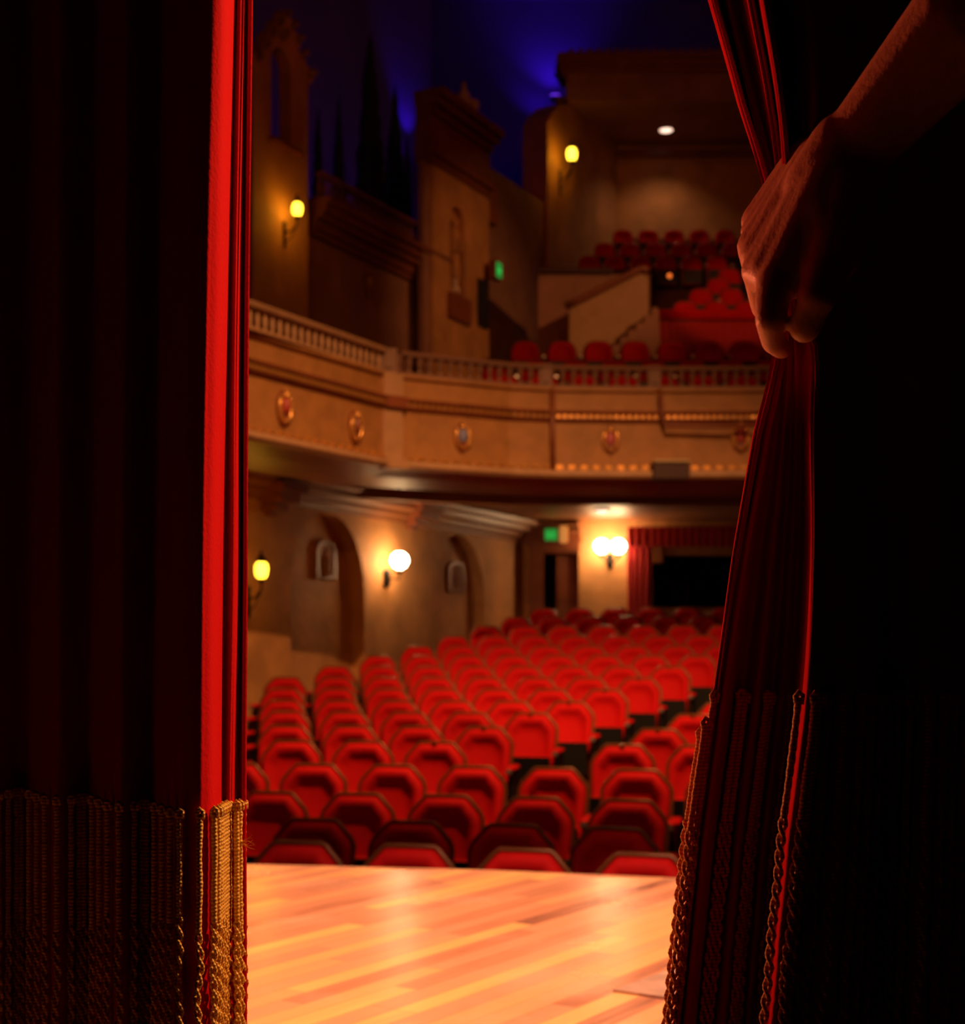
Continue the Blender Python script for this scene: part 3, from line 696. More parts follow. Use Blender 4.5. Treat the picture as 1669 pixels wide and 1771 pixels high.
# ---------------------------------------------------------------- lamps
def lantern(c, r, wallp, label, power, col=(1, .40, .03), glass=glow_yellow):
    """lantern on a bracket: c is the centre of the glass, wallp a point on the wall"""
    c = Vector(c); wallp = Vector(wallp)
    t = thing('wall_lantern', label, 'lantern', wallp)
    bm = B(); lathe(bm, c, [(r*.55, -r*1.25), (r*.85, -r*.8), (r, 0), (r*.95, r*.7), (r*.7, r*1.15)], 12); obj('glass', bm, glass, t, smooth=True)
    bm = B(); lathe(bm, c, [(r*1.05, r*1.16), (r*.9, r*1.45), (r*.45, r*2.0), (r*.2, r*2.4), (r*.25, r*2.6), (.003, r*3.1)], 12); obj('cap', bm, black, t)
    bm = B()
    for k in range(4):
        a = pi/4+k*pi/2; e = Vector((cos(a), sin(a), 0))
        tube(bm, [c+e*r*.62+Vector((0, 0, -r*1.25)), c+e*r*1.06, c+e*r*.8+Vector((0, 0, r*1.2))], r*.05, 5)
    lathe(bm, c, [(.01, -r*2.0), (r*.35, -r*1.7), (r*.6, -r*1.26)], 12); obj('cage', bm, black, t)
    bm = B(); d = wallp-c; tube(bm, [c+Vector((0, 0, -r*1.9)), c+Vector((0, 0, -r*3)), c+d*.5+Vector((0, 0, -r*4)), wallp+Vector((0, 0, -r*4))], r*.18, 8)
    tube(bm, [wallp+Vector((0, 0, -r*2)), wallp+Vector((0, 0, -r*7))], [r*.35, r*.22], 8)
    tube(bm, [wallp+Vector((0, 0, -r*6)), c+d*.5+Vector((0, 0, -r*5.2)), c+Vector((0, 0, -r*3.2))], r*.12, 6); obj('bracket', bm, black, t)
    l = point('lantern_light', c+Vector((0, 0, -r*.1)), power, col, r*1.25); l.location -= WO[t.name]; l.parent = t
    return t
def wp(px, py, d, off=WALL):
    s, z = wl(px, py, off); return AX(s, d, z, off)
sA = wl(493, 362, off2)
cA = P(514, 362, 17.2); lantern(cA, .062, AX(wl(490, None, off2), 0.02, cA.z, off2), 'yellow lantern on the wall below the arched bell opening', 18)
cB = P(452, 986, 16.4); lantern(cB, .075, AX(wl(428), 0.02, cB.z), 'yellow lantern under the balcony beside the left curtain', 45)
cC = P(989, 267, 24.6); lantern(cC, .085, AX(wl(962), .07, cC.z), 'yellow lantern on the far tower beside the upper balcony', 20)
def sconce(c, wallp, globes, label, power):
    c = Vector(c); t = thing('wall_sconce', label, 'lamp', wallp)
    for gx in globes:
        bm = B(); g0 = c+Vector((gx, 0, 0)); lathe(bm, g0, [(.03, -.11), (.09, -.07), (.125, 0), (.11, .07), (.06, .12), (.01, .13)], 14); obj('globe', bm, glow_white, t, smooth=True)
        bm = B(); lathe(bm, g0, [(.015, -.17), (.05, -.14), (.05, -.111)], 10); tube(bm, [g0+Vector((0, 0, -.17)), g0+Vector((-gx*.5, .02, -.24)), Vector(wallp)+Vector((0, 0, -.22))], .014, 6); obj('arm', bm, black, t)
        l = point('sconce_light', g0+Vector((0, 0, 0)), power/len(globes), (1, .50, .19), .15); l.location -= WO[t.name]; l.parent = t
    bm = B(); wq = Vector(wallp); lathe(bm, wq+Vector((0, 0, -.36)), [(.02, 0), (.06, .06), (.05, .16), (.07, .2), (.02, .26)], 10, 1, .6); obj('back_plate', bm, black, t)
cD = AX(wl(691, 971, WALL+.24)[0], 0, wl(691, 971, WALL+.24)[1], WALL+.24); sconce(cD, AX(wl(691, 971, WALL+.24)[0], .03, cD.z), [0], 'bright white wall sconce between the two arched niches', 60)
cE = P(1055, 946, YB-.28); sconce(cE, P(1055, 946, YB-.03), [-.135, .135], 'bright double globe sconce on the back wall right of the door', 75)
def downlight(c, r, label, power, ang=110):
    c = Vector(c); t = thing('ceiling_light', label, 'light', c)
    bm = B(); lathe(bm, c, [(r*.9, 0), (r*.9, -.015), (r*.3, -.04)], 16); obj('lens', bm, glow_down, t, smooth=True)
    bm = B(); lathe(bm, c, [(r*1.2, .002), (r*1.2, -.01), (r*.92, -.014), (r*.92, .002)], 16); obj('ring', bm, plaster_pale, t)
    if power:
        l = spot('downlight', (0, 0, -.06), (0, 0, -2), power, (1, .55, .30), ang, .8, r*.6); l.parent = t
downlight(P(1041, 882, (2.955-CZ)*F/(HZ-882)), .12, 'small round ceiling light under the balcony before the sconce', 35)
downlight(P(1047, 861, (2.94-CZ)*F/(HZ-861)), .05, 'tiny ceiling light nearest the balcony front', 0)
downlight((P(1152, 225, 26.7).x, 26.7, 10.50), .13, 'round ceiling light over the dark upper balcony seats', 45, 120)
# blue cove lamps
def blue_lamp(c, label, power, aim, ang=120, r=.09):
    c = Vector(c); t = thing('cove_lamp', label, 'lamp', c)
    bm = B(); lathe(bm, c, [(r*.5, -.10), (r, -.02), (r, .0)], 12); obj('housing', bm, black, t)
    bm = B(); lathe(bm, c, [(r*.9, .001), (r*.8, .03), (r*.3, .05)], 12); obj('lens', bm, glow_blue, t, smooth=True)
    l = spot('cove_light', (0, 0, .07), Vector(aim)-c, power, (.10, .02, 1.0), ang, .8, .05); l.parent = t
BL = (.10, .02, 1.0)
def cove(px, z, off, power, label, d=0.0, ang=120, back=.8):
    c = AX(wl(px, None, off), d, z, off); aim = AX(wl(px, None, off), d-back, z+2.4, off); blue_lamp(c, label, power, aim, ang)
zc = wl(729, 262, WALL-1.9)[1]; cove(729, zc, WALL-1.9, 26, 'blue cove lamp glowing at the left shoulder of the niche pavilion', 0, 80, .3)
cove(572, 5.95, WALL-1.75, 34, 'blue lamp behind the cypresses near the bell gable', .0, 90)
cove(712, 5.95, WALL-1.75, 34, 'blue lamp low behind the upper balustrade beside the pavilion', .0, 90)
cove(484, 5.95, WALL-1.75, 34, 'blue lamp behind the arched bell opening', .0, 90)
cove(890, 7.9, WALL-1.8, 40, 'blue lamp behind the wall between the pavilion and far tower', .0, 110)
c = P(960, 168, 29.5); blue_lamp(c, 'blue cove lamp on the shoulder of the far tower', 45, c+Vector((-.05, .45, 2)), 100, .12)
c = P(933, 222, 29.5); blue_lamp(c, 'faint blue cove lamp low beside the far tower', 18, c+Vector((-.05, .45, 2)), 90, .08)
spot('cove_light', (3.5, 28.3, 10.4), (3.2, 28.8, 14), 9, BL, 120, .8, .1)

# ---------------------------------------------------------------- theatre seats
def ring_pts(wd, zb, zt, ch, rnd):
    if rnd:
        pts = [(-wd*.86, zb)]
        for i in range(13):
            a = pi-pi*i/12; x = cos(a); z = sin(a)
            pts.append((math.copysign(abs(x)**.6, x)*wd, zb+(zt-zb)*.5+z**.75*(zt-zb)*.5))
        pts.append((wd*.86, zb)); return pts
    return [(-wd*.84, zb), (-wd*.98, zb+(zt-zb)*.35), (-wd, zt-ch*1.15), (-wd*.93, zt-ch*.8), (-wd*.60, zt-ch*.10), (-wd*.52, zt), (wd*.52, zt), (wd*.60, zt-ch*.10), (wd*.93, zt-ch*.8), (wd, zt-ch*1.15), (wd*.98, zb+(zt-zb)*.35), (wd*.84, zb)]
def make_seat(rnd, left_arm, plate_):
    t = thing('theatre_seat', 'x', 'seat')
    LEAN = .20
    lean = lambda x, y, z: Vector((x, y+(z-.40)*LEAN, z))
    wd, zb, zt, ch = .212, .34, .885, .11
    out = ring_pts(wd, zb, zt, ch, rnd); n = len(out); cx, cz = 0, (zb+zt)/2
    def sc(k, dz=0): return [(x*k, cz+(z-cz)*(k+dz)) for x, z in out]
    layers = [(sc(1.0), .015), (sc(.99), -.025), (sc(.95), -.058), (sc(.87, .02), -.066), (sc(.74, .02), -.058), (sc(.66, .02), -.032), (sc(.40), -.026)]
    bm = B(); rings = [[bm.verts.new(lean(x, y, z)) for x, z in lp] for lp, y in layers]
    for a, b in zip(rings, rings[1:]):
        for i in range(n): bm.faces.new((a[i], a[(i+1) % n], b[(i+1) % n], b[i]))
    bm.faces.new(rings[0]); bm.faces.new(rings[-1][::-1]); obj('backrest', bm, seat_red, t, smooth=True, local=True)
    bm = B(); o2 = [(x*1.045, cz+(z-cz)*1.025) for x, z in out]
    v0 = [[bm.verts.new(lean(x, y, z)) for x, z in o2] for y in (.016, .045)]
    for i in range(n): bm.faces.new((v0[0][i], v0[0][(i+1) % n], v0[1][(i+1) % n], v0[1][i]))
    bm.faces.new(v0[0]); bm.faces.new(v0[1][::-1]); obj('back_shell', bm, seat_shell, t, local=True)
    bm = B(); tube(bm, [lean(x*1.045, -.004, cz+(z-cz)*1.03) for x, z in out], .013, 6); obj('back_rim', bm, seat_rim, t, smooth=True, local=True)
    # folded-up seat: cushion against the back, black pan to the front
    bm = B(); box(bm, -.20, .20, -.125, -.062, .25, .555, lambda x, y, z: Vector((x, y-(z-.25)*.02, z)), .018); obj('cushion', bm, seat_red, t, smooth=True, local=True)
    bm = B(); box(bm, -.195, .195, -.150, -.127, .26, .550, lambda x, y, z: Vector((x, y-(z-.25)*.02, z)), .008); obj('seat_pan', bm, black, t, local=True)
    for sx in ([1, -1] if left_arm else [1]):
        x = sx*.265
        bm = B(); box(bm, x-.038, x+.038, -.30, -.01, .585, .625, bev=.014); obj('armrest', bm, seat_red, t, smooth=True, local=True)
        bm = B(); box(bm, x-.012, x+.012, -.25, .06, .03, .584); box(bm, x-.03, x+.03, -.22, .05, .0, .03); obj('standard', bm, black, t, local=True)
        bm = B(); box(bm, x-.022, x+.022, -.322, -.298, .565, .605, bev=.008); obj('arm_tip', bm, steel, t, local=True)
    if plate_:
        bm = B(); p = lean(0, -.03, .88); box(bm, -.02, .02, p.y-.035, p.y+.01, p.z-.012, p.z+.022, bev=.006); obj('row_plate', bm, brass, t, local=True)
    return t
protos = {}
def place_seat(x, y, z, rz, label, group, key, scale=1.0):
    if key not in protos:
        t = make_seat(*key); protos[key] = t
    else:
        s = protos[key]; t = s.copy(); C.objects.link(t)
        for ch in s.children:
            c = ch.copy(); C.objects.link(c); c.parent = t
    t.location = (x, y, z); t.rotation_euler = (0, 0, rz); t.scale = (scale,)*3
    t['label'] = label; t['group'] = group; t['category'] = 'seat'
    return t
ORD = ['first', 'second', 'third', 'fourth', 'fifth', 'sixth', 'seventh', 'eighth', 'ninth', 'tenth', 'eleventh', 'twelfth', 'thirteenth', 'fourteenth', 'fifteenth', 'sixteenth', 'seventeenth', 'eighteenth', 'nineteenth', 'twentieth']
def on_row(n, X):
    R = RN(n); return CC.y+sqrt(R*R-(X-CC.x)**2)
DA = 0.53
phase = {0: 697, 1: 703, 2: 765, 3: 812}
endX = {4: -.35, 5: .0, 6: .39, 7: .76, 8: 1.15, 9: 1.57, 10: 1.99, 11: 2.41}
for n in range(NR):
    R = RN(n); lst = []
    def ang(X): return math.asin((X-CC.x)/R)
    def put(a, blk, end):
        x = CC.x+R*sin(a); y = CC.y+R*cos(a)
        q = 834.5+F*x/y; yy = HZ-F*(zfloor(n)+.88-CZ)/y
        lim = 1236 if yy < 1200 else 1236-(yy-1200)*.19
        if q < 396 or q > lim+38 or (x*CT-y*ST) < -9.05: return
        lst.append((q, x, y, a, blk, end))
    if n in phase:
        X0 = (phase[n]-834.5)/F*(6.35+.95*n); a0 = ang(X0)
        for k in range(-8, 9): put(a0+k*DA/R, 0, False)
    else:
        X0 = endX.get(n, 2.41+.42*(n-11)); a0 = ang(X0)
        for k in range(0, 16): put(a0-k*DA/R, 0, k == 0)
        a1 = ang(X0+1.30)
        for k in range(0, 8): put(a1+k*DA/R, 1, k == 0)
    lst.sort()
    for i, (q, x, y, a, blk, end) in enumerate(lst):
        if n in phase: lab = f'red seat in the {ORD[n]} row from the stage, {ORD[i]} from left'
        elif blk == 1: lab = f'red seat right of the aisle, {ORD[n]} row from the stage' if end else f'red seat right of the aisle, {ORD[n]} row, {ORD[i-sum(1 for l in lst if l[4]==0)]} from the aisle'
        elif end: lab = f'red aisle-end seat of the left block, {ORD[n]} row from the stage'
        elif n == NR-1: lab = f'red seat in the back row under the balcony, {ORD[i]} from left'
        else: lab = f'red seat in the {ORD[n]} row from the stage, {ORD[i]} from the left wall side'
        place_seat(x, y, zfloor(n), -a, lab, 'red seats of the orchestra floor', (False, end and blk == 1 or i == 0, end), 1.0)
# balcony seats
def brow(cols, py, Y, name, sc=.90, limit=None):
    for i, cx in enumerate(cols):
        p = P(cx, py, Y)
        place_seat(p.x, Y, p.z-.885*sc, 0, name % ORD[i], 'red seats of the balcony', (True, False, False), sc)
brow([872+69*i for i in range(7)], 648, 17.4, 'red balcony seat close behind the balustrade, %s from left')
brow([860+67.5*i for i in range(8)], 622, 18.3, 'red balcony seat in the second balcony row, %s from left')
brow([908+63.5*i for i in range(7)], 589, 19.2, 'red balcony seat in front of the stair wall, %s from left')
brow([1186+53*i for i in range(3)], 520, 21.2, 'round-topped upper seat just above the red rail, %s from left', .86)
brow([1213+53*i for i in range(2)], 498, 22.0, 'round-topped seat in the second row above the red rail, %s from left', .86)
brow([1243+50*i for i in range(1)], 480, 22.8, 'round-topped seat in the third row above the red rail (%s)', .86)
brow([1262], 463, 23.6, 'topmost round-backed seat of the lit stack beside the hand (%s)', .86)
brow([1020+44*i for i in range(6)], 441, 24.9, 'dim seat in the lowest row of the dark upper balcony, %s from left', .84)
brow([1046+44*i for i in range(6)], 419, 25.8, 'dim seat in the middle row of the dark upper balcony, %s from left', .84)
brow([1078+44*i for i in range(5)], 396, 26.7, 'dim seat in the top row of the dark upper balcony, %s from left', .84)

# ---------------------------------------------------------------- stage curtains
def cr(p0, p1, p2, p3, t):
    return 0.5*((2*p1)+(-p0+p2)*t+(2*p0-5*p1+4*p2-p3)*t*t+(-p0+3*p1-3*p2+p3)*t**3)
class Cloth:
    """levels: rows of the photo's frame; cols[k] = per level (column, depth)"""
    def __init__(s, levels, cols): s.L = levels; s.c = cols; s.nu = len(cols)-1
    def col(s, k, y):
        L = s.L; k = max(0, min(s.nu, k)); c = s.c[k]
        i = 0
        while i < len(L)-2 and y > L[i+1]: i += 1
        t = (y-L[i])/(L[i+1]-L[i])
        if i == 0: return [c[0][m]+(c[1][m]-c[0][m])*t for m in (0, 1)]
        g = lambda j, m: c[max(0, min(len(L)-1, j))][m] if j > 0 else 2*c[1][m]-c[2][m]
        return [cr(g(i-1, m), g(i, m), g(i+1, m), g(i+2, m), t) for m in (0, 1)]
    def at(s, u, y):
        i = min(s.nu-1, int(u)); t = u-i
        a, b, c, d = [s.col(k, y) for k in (i-1, i, i+1, i+2)]
        x = cr(a[0], b[0], c[0], d[0], t); Y = cr(a[1], b[1], c[1], d[1], t)
        return P(x, y, Y)
    def u_for(s, px, y, u0=0, u1=None):
        u1 = s.nu if u1 is None else u1; best = min((u0+(u1-u0)*i/600 for i in range(601)), key=lambda u: abs(px_of(s.at(u, y))[0]-px)); return best
    def mesh(s, sub, rows):
        bm = B(); g = []
        for y in rows: g.append([bm.verts.new(s.at(i/sub, y)) for i in range(s.nu*sub+1)])
        for a, b in zip(g, g[1:]):
            for i in range(len(a)-1): bm.faces.new((a[i], a[i+1], b[i+1], b[i]))
        return bm
def cord(pts, mid, r, seed, bottom_r=1.0):
    """pts: dense centre line from the braid down; straight wound upper part, then a loose twisted tail"""
    rnd = random.Random(seed); ph = rnd.uniform(0, 6.28); bm = B()
    n = len(pts); acc = 0; tw1 = []; top = pts[0]
    up = [p for p in pts if p.z > mid]; lo = [p for p in pts if p.z <= mid+.004]
    tube(bm, up, [r*(1+.10*sin(i*1.7+ph)+.06*sin(i*.31+ph)) for i in range(len(up))], 10)
    # head loop over the braid
    tube(bm, [top+Vector((-r*.6, -r*.3, -r*1.6)), top+Vector((-r*.9, -r*.4, r*.3)), top+Vector((0, -r*.5, r*1.5)), top+Vector((r*1.0, -r*.3, r*.6)), top+Vector((r*.8, r*.2, -r*1.8))], r*.75, 8)
    # twisted tail: two plies winding around each other
    for s in (0, pi):
        q = []
        for i, p in enumerate(lo):
            a = (mid-p.z)*2*pi/.026+s+ph; rr = r*.78
            q.append(p+Vector((cos(a)*rr, sin(a)*rr, 0)))
        if len(q) > 2: tube(bm, q, [r*.62*(1+.12*sin(i*2.1+s)) for i in range(len(q))], 7)
    return bm
def fringe(t, cl, us, ytop, ymid, ybot, r, off, seed, label=None):
    for k, u in enumerate(us):
        yt = ytop(u); rnd = random.Random(seed+k)
        p0 = cl.at(u, yt); e = 0.02
        tang = (cl.at(min(cl.nu, u+e), yt)-cl.at(max(0, u-e), yt)); tang.z = 0; tang.normalize()
        nrm = Vector((tang.y, -tang.x, 0))
        if nrm.y > 0 and abs(nrm.y) > .05: nrm = -nrm
        pts = []; N = 130; yb = ybot+rnd.uniform(-30, 30); w0 = rnd.uniform(0, 6)
        for i in range(N+1):
            y = yt+(yb-yt)*i/N; p = cl.at(u, y)+nrm*off
            amp = .0012*min(1, max(0, (y-ymid)/60))+.0003
            p += tang*amp*sin(w0+i*.22); pts.append(p)
        ym = ymid+rnd.uniform(-14, 22)
        obj('fringe_cord', cord(pts, pts[min(N-3, max(3, int((ym-yt)/(yb-yt)*N)))].z, r, seed+k), cord_m, t, smooth=True)

LV = [-6500, 0, 600, 1000, 1390, 1771, 2560]
def lc(xs, Ys): return list(zip(xs, Ys))
lcols = []
plan = [(-5200, 1.9), (-4600, 1.6), (-4000, 1.85), (-3400, 1.55), (-2900, 1.8), (-2400, 1.55), (-2000, 1.75), (-1600, 1.5), (-1250, 1.7), (-950, 1.5), (-700, 1.66), (-550, 1.5), (-420, 1.62), (-330, 1.52), (-250, 1.60), (-160, 1.46), (-90, 1.52), (-20, 1.42), (40, 1.46), (95, 1.37), (150, 1.40), (205, 1.31), (255, 1.34), (305, 1.262), (340, 1.252)]
for i, (x, Y) in enumerate(plan):
    k = min(1, max(0, x/340)); lcols.append([(x+18*k, Y), (x+18*k, Y), (x+10*k, Y), (x+4*k, Y), (x, Y), (x-2*k, Y), (x-6*k, Y+.01)])
def tail(xs, Y): lcols.append([(x, Y) for x in xs])
tail([378, 378, 362, 356, 354, 352, 350], 1.256)
tail([390, 390, 376, 368, 367, 366, 364], 1.268)
tail([404, 400, 388, 380, 378, 377, 376], 1.298)
tail([412, 410, 397, 392, 388, 388, 388], 1.318)
tail([418, 416, 405, 402, 396, 397, 396], 1.312)
tail([424, 422, 413, 411, 405, 407, 404], 1.322)
tail([428, 427, 420, 418, 413, 414, 411], 1.336)
tail([432, 430, 423, 421, 419, 420, 418], 1.325)
left = Cloth(LV, lcols)
base = P(-20, 2560, 1.42)
t = thing('stage_curtain', 'left stage curtain, dark but for its glowing red edge above gold fringe', 'curtain', (base.x, base.y, 0.0))
bm = left.mesh(8, [-6500, -4000, -2000, -900, -400, -100]+list(range(0, 1800, 60))+[1900, 2050, 2200, 2400, 2500])
o = obj('curtain_cloth', bm, velvet, t, smooth=True); m_ = o.modifiers.new('s', 'SOLIDIFY'); m_.thickness = .004; m_.offset = 1
us = []; targ = [-8+13.6*i for i in range(25)]+[345]
for x in targ: us.append(left.u_for(x, 1405, 16, 24.9))
acc = 0; pv = left.at(24.9, 1400)
for i in range(1, 400):
    u = 24.9+(left.nu-24.92)*i/400; q = left.at(u, 1400); acc += (q-pv).length; pv = q
    if acc > .0068: us.append(u); acc = 0
def ltop(u):
    p = left.at(u, 1400); return HZ+(CZ-.587)*F/p.y
fringe(t, left, us, ltop, 1600, 1960, .0027, .0055, 100)
bm = B(); rnd = random.Random(5)
for k in range(9):
    p = left.at(left.nu-.1, 1455)+Vector((0, -.006, 0)); d = Vector((rnd.uniform(.004, .014), rnd.uniform(-.004, .004), rnd.uniform(-.008, .004)))
    tube(bm, [p, p+d*.5+Vector((0, 0, rnd.uniform(-.004, .003))), p+d+Vector((0, 0, rnd.uniform(-.004, .004)))], [.0002, .0002, .0001], 4)
obj('frayed_thread', bm, cord_m, t)

RL = [-6500, 0, 180, 330, 520, 600, 750, 960, 1200, 1450, 1771, 2560]
def rc(xs, Ys):
    xs = list(xs); xs[0] = xs[0]-(420 if xs[1] < 1450 else 300 if xs[1] < 1900 else 0)
    return list(zip(xs, Ys))
rcols = [
 rc([1075, 1224, 1275, 1321, 1345, 1340, 1302, 1266, 1233, 1196, 1163, 1130], [1.30, 1.27, 1.24, 1.20, 1.150, 1.155, 1.22, 1.25, 1.27, 1.27, 1.28, 1.28]),
 rc([1092, 1236, 1285, 1328, 1349, 1345, 1311, 1274, 1240, 1204, 1170, 1138], [1.27, 1.24, 1.21, 1.18, 1.145, 1.145, 1.19, 1.22, 1.24, 1.24, 1.25, 1.25]),
 rc([1110, 1247, 1293, 1333, 1352, 1349, 1318, 1281, 1246, 1211, 1178, 1146], [1.33, 1.30, 1.26, 1.21, 1.155, 1.16, 1.22, 1.24, 1.25, 1.25, 1.26, 1.26]),
 rc([1128, 1258, 1301, 1338, 1354, 1353, 1325, 1289, 1254, 1220, 1188, 1156], [1.28, 1.26, 1.23, 1.19, 1.148, 1.145, 1.19, 1.22, 1.24, 1.24, 1.25, 1.25]),
 rc([1150, 1274, 1313, 1343, 1357, 1358, 1340, 1310, 1280, 1248, 1215, 1184], [1.34, 1.27, 1.24, 1.20, 1.155, 1.155, 1.23, 1.28, 1.31, 1.31, 1.31, 1.31]),
 rc([1185, 1300, 1333, 1352, 1361, 1364, 1355, 1335, 1310, 1278, 1248, 1220], [1.25, 1.19, 1.17, 1.155, 1.145, 1.140, 1.22, 1.26, 1.28, 1.28, 1.28, 1.28]),
 rc([1196, 1306, 1338, 1355, 1363, 1369, 1366, 1352, 1332, 1300, 1272, 1245], [1.29, 1.23, 1.20, 1.175, 1.150, 1.150, 1.24, 1.29, 1.32, 1.32, 1.32, 1.32]),
 rc([1222, 1322, 1350, 1362, 1367, 1376, 1376, 1368, 1350, 1320, 1292, 1268], [1.20, 1.14, 1.13, 1.14, 1.140, 1.140, 1.23, 1.28, 1.30, 1.29, 1.29, 1.29]),
 rc([1256, 1345, 1366, 1372, 1371, 1388, 1388, 1384, 1368, 1338, 1310, 1288], [1.27, 1.24, 1.21, 1.19, 1.155, 1.150, 1.23, 1.28, 1.30, 1.30, 1.30, 1.30]),
 rc([1290, 1370, 1386, 1385, 1376, 1402, 1397, 1397, 1382, 1350, 1320, 1300], [1.22, 1.18, 1.16, 1.16, 1.150, 1.140, 1.18, 1.21, 1.22, 1.22, 1.23, 1.23]),
 rc([1330, 1400, 1412, 1400, 1384, 1410, 1407, 1407, 1396, 1366, 1336, 1316], [1.20, 1.16, 1.14, 1.15, 1.155, 1.130, 1.13, 1.14, 1.15, 1.15, 1.16, 1.16]),
 rc([1420, 1450, 1450, 1430, 1400, 1420, 1420, 1424, 1424, 1402, 1372, 1352], [1.28, 1.25, 1.22, 1.21, 1.190, 1.160, 1.16, 1.17, 1.18, 1.18, 1.18, 1.18]),
 rc([1520, 1520, 1510, 1490, 1465, 1460, 1462, 1468, 1474, 1462, 1440, 1425], [1.22, 1.22, 1.23, 1.25, 1.250, 1.230, 1.20, 1.18, 1.17, 1.17, 1.17, 1.17]),
 rc([1620, 1610, 1590, 1570, 1550, 1540, 1536, 1536, 1540, 1530, 1515, 1505], [1.30, 1.30, 1.30, 1.30, 1.300, 1.290, 1.27, 1.25, 1.24, 1.24, 1.24, 1.24]),
 rc([1720, 1710, 1690, 1670, 1650, 1640, 1630, 1620, 1615, 1605, 1595, 1590], [1.24, 1.24, 1.25, 1.27, 1.280, 1.270, 1.24, 1.21, 1.19, 1.19, 1.19, 1.19]),
 rc([1860]*5+[1820, 1800, 1780, 1760, 1750, 1745, 1740], [1.34]*12),
 rc([2020]*5+[1990, 1970, 1950, 1930, 1920, 1915, 1910], [1.26]*12),
 rc([2200]*12, [1.38]*12), rc([2500]*12, [1.26]*12), rc([2850]*12, [1.4]*12), rc([3200]*12, [1.26]*12), rc([3600]*12, [1.42]*12), rc([4100]*12, [1.28]*12), rc([4700]*12, [1.45]*12), rc([5400]*12, [1.3]*12), rc([6200]*12, [1.5]*12),
]
right = Cloth(RL, rcols)
t = thing('stage_curtain', 'right stage curtain pulled aside by the hand, gathered folds above gold fringe', 'curtain', (.42, 1.25, 0.0))
bm = right.mesh(6, [-6500, -4000, -2000, -900, -400, -100]+list(range(0, 1240, 30))+[1260, 1350, 1450, 1560, 1680, 1771, 1900, 2100, 2300, 2500])
o = obj('curtain_cloth', bm, velvet, t, smooth=True); m_ = o.modifiers.new('s', 'SOLIDIFY'); m_.thickness = .004; m_.offset = 1
us = [right.u_for(x, 1260, 0, 3.6) for x in (1222, 1231, 1240)]
us += [right.u_for(x, 1260, 3.6, 9) for x in (1254, 1266, 1280, 1294, 1309, 1324, 1339, 1354)]
us += [8.9, 9.25, 9.5, 9.72, 9.92, 10.15, 10.4]
us += [right.u_for(x, 1260, 11, 16) for x in (1422, 1440, 1458, 1476, 1494, 1512, 1530, 1548, 1566, 1584, 1602, 1620, 1638, 1656, 1674)]
def rtop(u):
    if u < 1.2: return 1268-40*max(0, u-.5)
    return 1200+8*min(1, u/10)+2*sin(u*3)
fringe(t, right, us, rtop, 1440, 1990, .0030, .006, 300)

# ---------------------------------------------------------------- person holding the curtain aside
t = thing('person', 'person in dark clothes beyond the right edge, bare arm reaching down to grip the curtain', 'person', (0.98, 0.92, 0.0))
bm = B()
def cap(a, b, ra, rb): capsule(bm, P(*a), P(*b), ra, rb)
wr = (1482, 252, 1.10)
sh = Vector((.86, .93, 1.44)); el = Vector((.545, .985, 1.40)); wv = P(*wr)
el = P(1790, -75, 1.03)
capsule(bm, sh, el, .052, .042); capsule(bm, el, P(1660, 48, 1.05), .043, .041); capsule(bm, P(1660, 48, 1.05), wv, .041, .0285)
cap(wr, (1440, 300, 1.11), .0285, .030)
cap((1452, 285, 1.10), (1343, 488, 1.105), .024, .0155)   # metacarpals
cap((1430, 285, 1.12), (1314, 468, 1.128), .020, .0150)
cap((1410, 275, 1.14), (1304, 425, 1.150), .018, .0140)
cap((1395, 272, 1.155), (1310, 380, 1.172), .017, .0130)
cap((1425, 330, 1.115), (1385, 455, 1.115), .028, .020)
cap((1465, 320, 1.10), (1440, 440, 1.090), .027, .022)    # thenar
cap((1440, 290, 1.11), (1330, 470, 1.118), .024, .017)
cap((1420, 280, 1.13), (1311, 440, 1.140), .022, .015)
cap((1405, 275, 1.147), (1309, 400, 1.162), .020, .0135)
cap((1430, 380, 1.100), (1398, 462, 1.100), .026, .018)
cap((1400, 420, 1.105), (1362, 485, 1.104), .022, .015)
cap((1462, 262, 1.105), (1420, 330, 1.118), .030, .030)
# index finger closes downward over the cloth
cap((1340, 492, 1.103), (1332, 553, 1.096), .0150, .0118)
cap((1332, 553, 1.096), (1338, 590, 1.112), .0118, .0100)
cap((1338, 590, 1.112), (1352, 604, 1.135), .0100, .0082)
# thumb presses from the right
cap((1440, 440, 1.090), (1412, 515, 1.078), .0195, .0150)
cap((1412, 515, 1.078), (1392, 566, 1.088), .0135, .0122)
cap((1410, 470, 1.090), (1368, 496, 1.104), .0150, .0100)
# remaining fingers curl behind the cloth
for (a, b, c_, d_) in (((1314, 470, 1.130), (1322, 530, 1.150), (1362, 548, 1.178), (1392, 528, 1.172)), ((1304, 428, 1.152), (1314, 488, 1.172), (1356, 508, 1.196), (1388, 490, 1.190)), ((1310, 382, 1.174), (1318, 432, 1.190), (1354, 452, 1.206), (1380, 440, 1.200))):
    cap(a, b, .0138, .0112); cap(b, c_, .0112, .0095); cap(c_, d_, .0095, .0080)
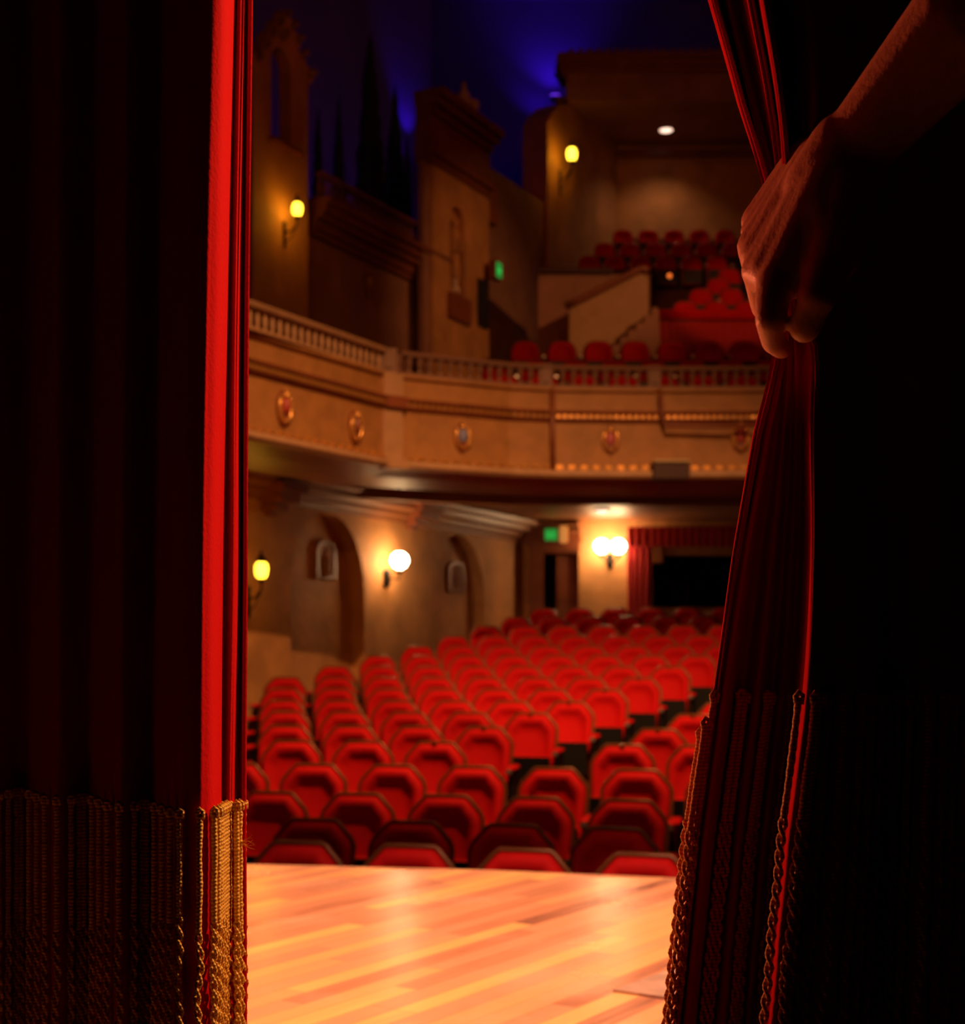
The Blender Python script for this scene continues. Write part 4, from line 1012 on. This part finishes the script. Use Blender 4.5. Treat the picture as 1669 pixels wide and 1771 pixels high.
# rest of the body, standing to the right out of frame
V = Vector
def vc(a, b, ra, rb): capsule(bm, V(a), V(b), ra, rb, 18)
vc((.99, .92, 1.05), (.99, .92, 1.32), .125, .135); vc((.87, .93, 1.43), (1.12, .91, 1.43), .062, .062); vc((.99, .92, 1.30), (.99, .92, 1.45), .10, .06)
vc((.99, .92, 1.45), (.98, .92, 1.56), .052, .05); vc((.975, .93, 1.64), (.975, .92, 1.70), .078, .092); vc((.965, .965, 1.60), (.965, .97, 1.60), .045, .03)
vc((1.13, .91, 1.42), (1.20, .90, 1.14), .05, .04); vc((1.20, .90, 1.14), (1.17, 1.00, .92), .04, .028); vc((1.17, 1.0, .92), (1.165, 1.03, .82), .03, .022)
for k in range(4): vc((1.145+.014*k, 1.03, .82), (1.145+.014*k, 1.05, .745-.004*abs(k-1)), .009, .0075)
vc((1.14, 1.02, .87), (1.12, 1.06, .81), .012, .009)
for sx in (-1, 1):
    x = .99+sx*.09
    vc((x, .92, .98), (x+sx*.01, .93, .52), .085, .058); vc((x+sx*.01, .93, .52), (x+sx*.01, .91, .10), .056, .036); vc((x+sx*.01, .91, .045), (x+sx*.03, 1.06, .035), .038, .028)
o = obj('body', bm, skin, t, smooth=True)
r_ = o.modifiers.new('r', 'REMESH'); r_.mode = 'VOXEL'; r_.voxel_size = .0026; r_.use_smooth_shade = True
m_ = o.modifiers.new('sm', 'SMOOTH'); m_.factor = .5; m_.iterations = 9
bm = B()
vc((.99, .92, .98), (.99, .92, 1.32), .150, .150); vc((.87, .93, 1.425), (1.12, .91, 1.425), .075, .075); vc((.86, .93, 1.43), (.77, .95, 1.46), .068, .062); vc((1.13, .91, 1.41), (1.17, .905, 1.26), .066, .062)
o = obj('shirt', bm, cloth_black, t, smooth=True); r_ = o.modifiers.new('r', 'REMESH'); r_.mode = 'VOXEL'; r_.voxel_size = .008; r_.use_smooth_shade = True
bm = B()
for sx in (-1, 1):
    x = .99+sx*.09; vc((x, .92, 1.0), (x+sx*.01, .93, .52), .105, .078); vc((x+sx*.01, .93, .52), (x+sx*.01, .91, .08), .076, .062)
o = obj('trousers', bm, cloth_black, t, smooth=True); r_ = o.modifiers.new('r', 'REMESH'); r_.mode = 'VOXEL'; r_.voxel_size = .008; r_.use_smooth_shade = True
bm = B(); ball(bm, (.975, .90, 1.72), .105, 20, (.92, .98, .95)); o = obj('hair', bm, M('dark_hair', (.02, .012, .008), .6), t, smooth=True)
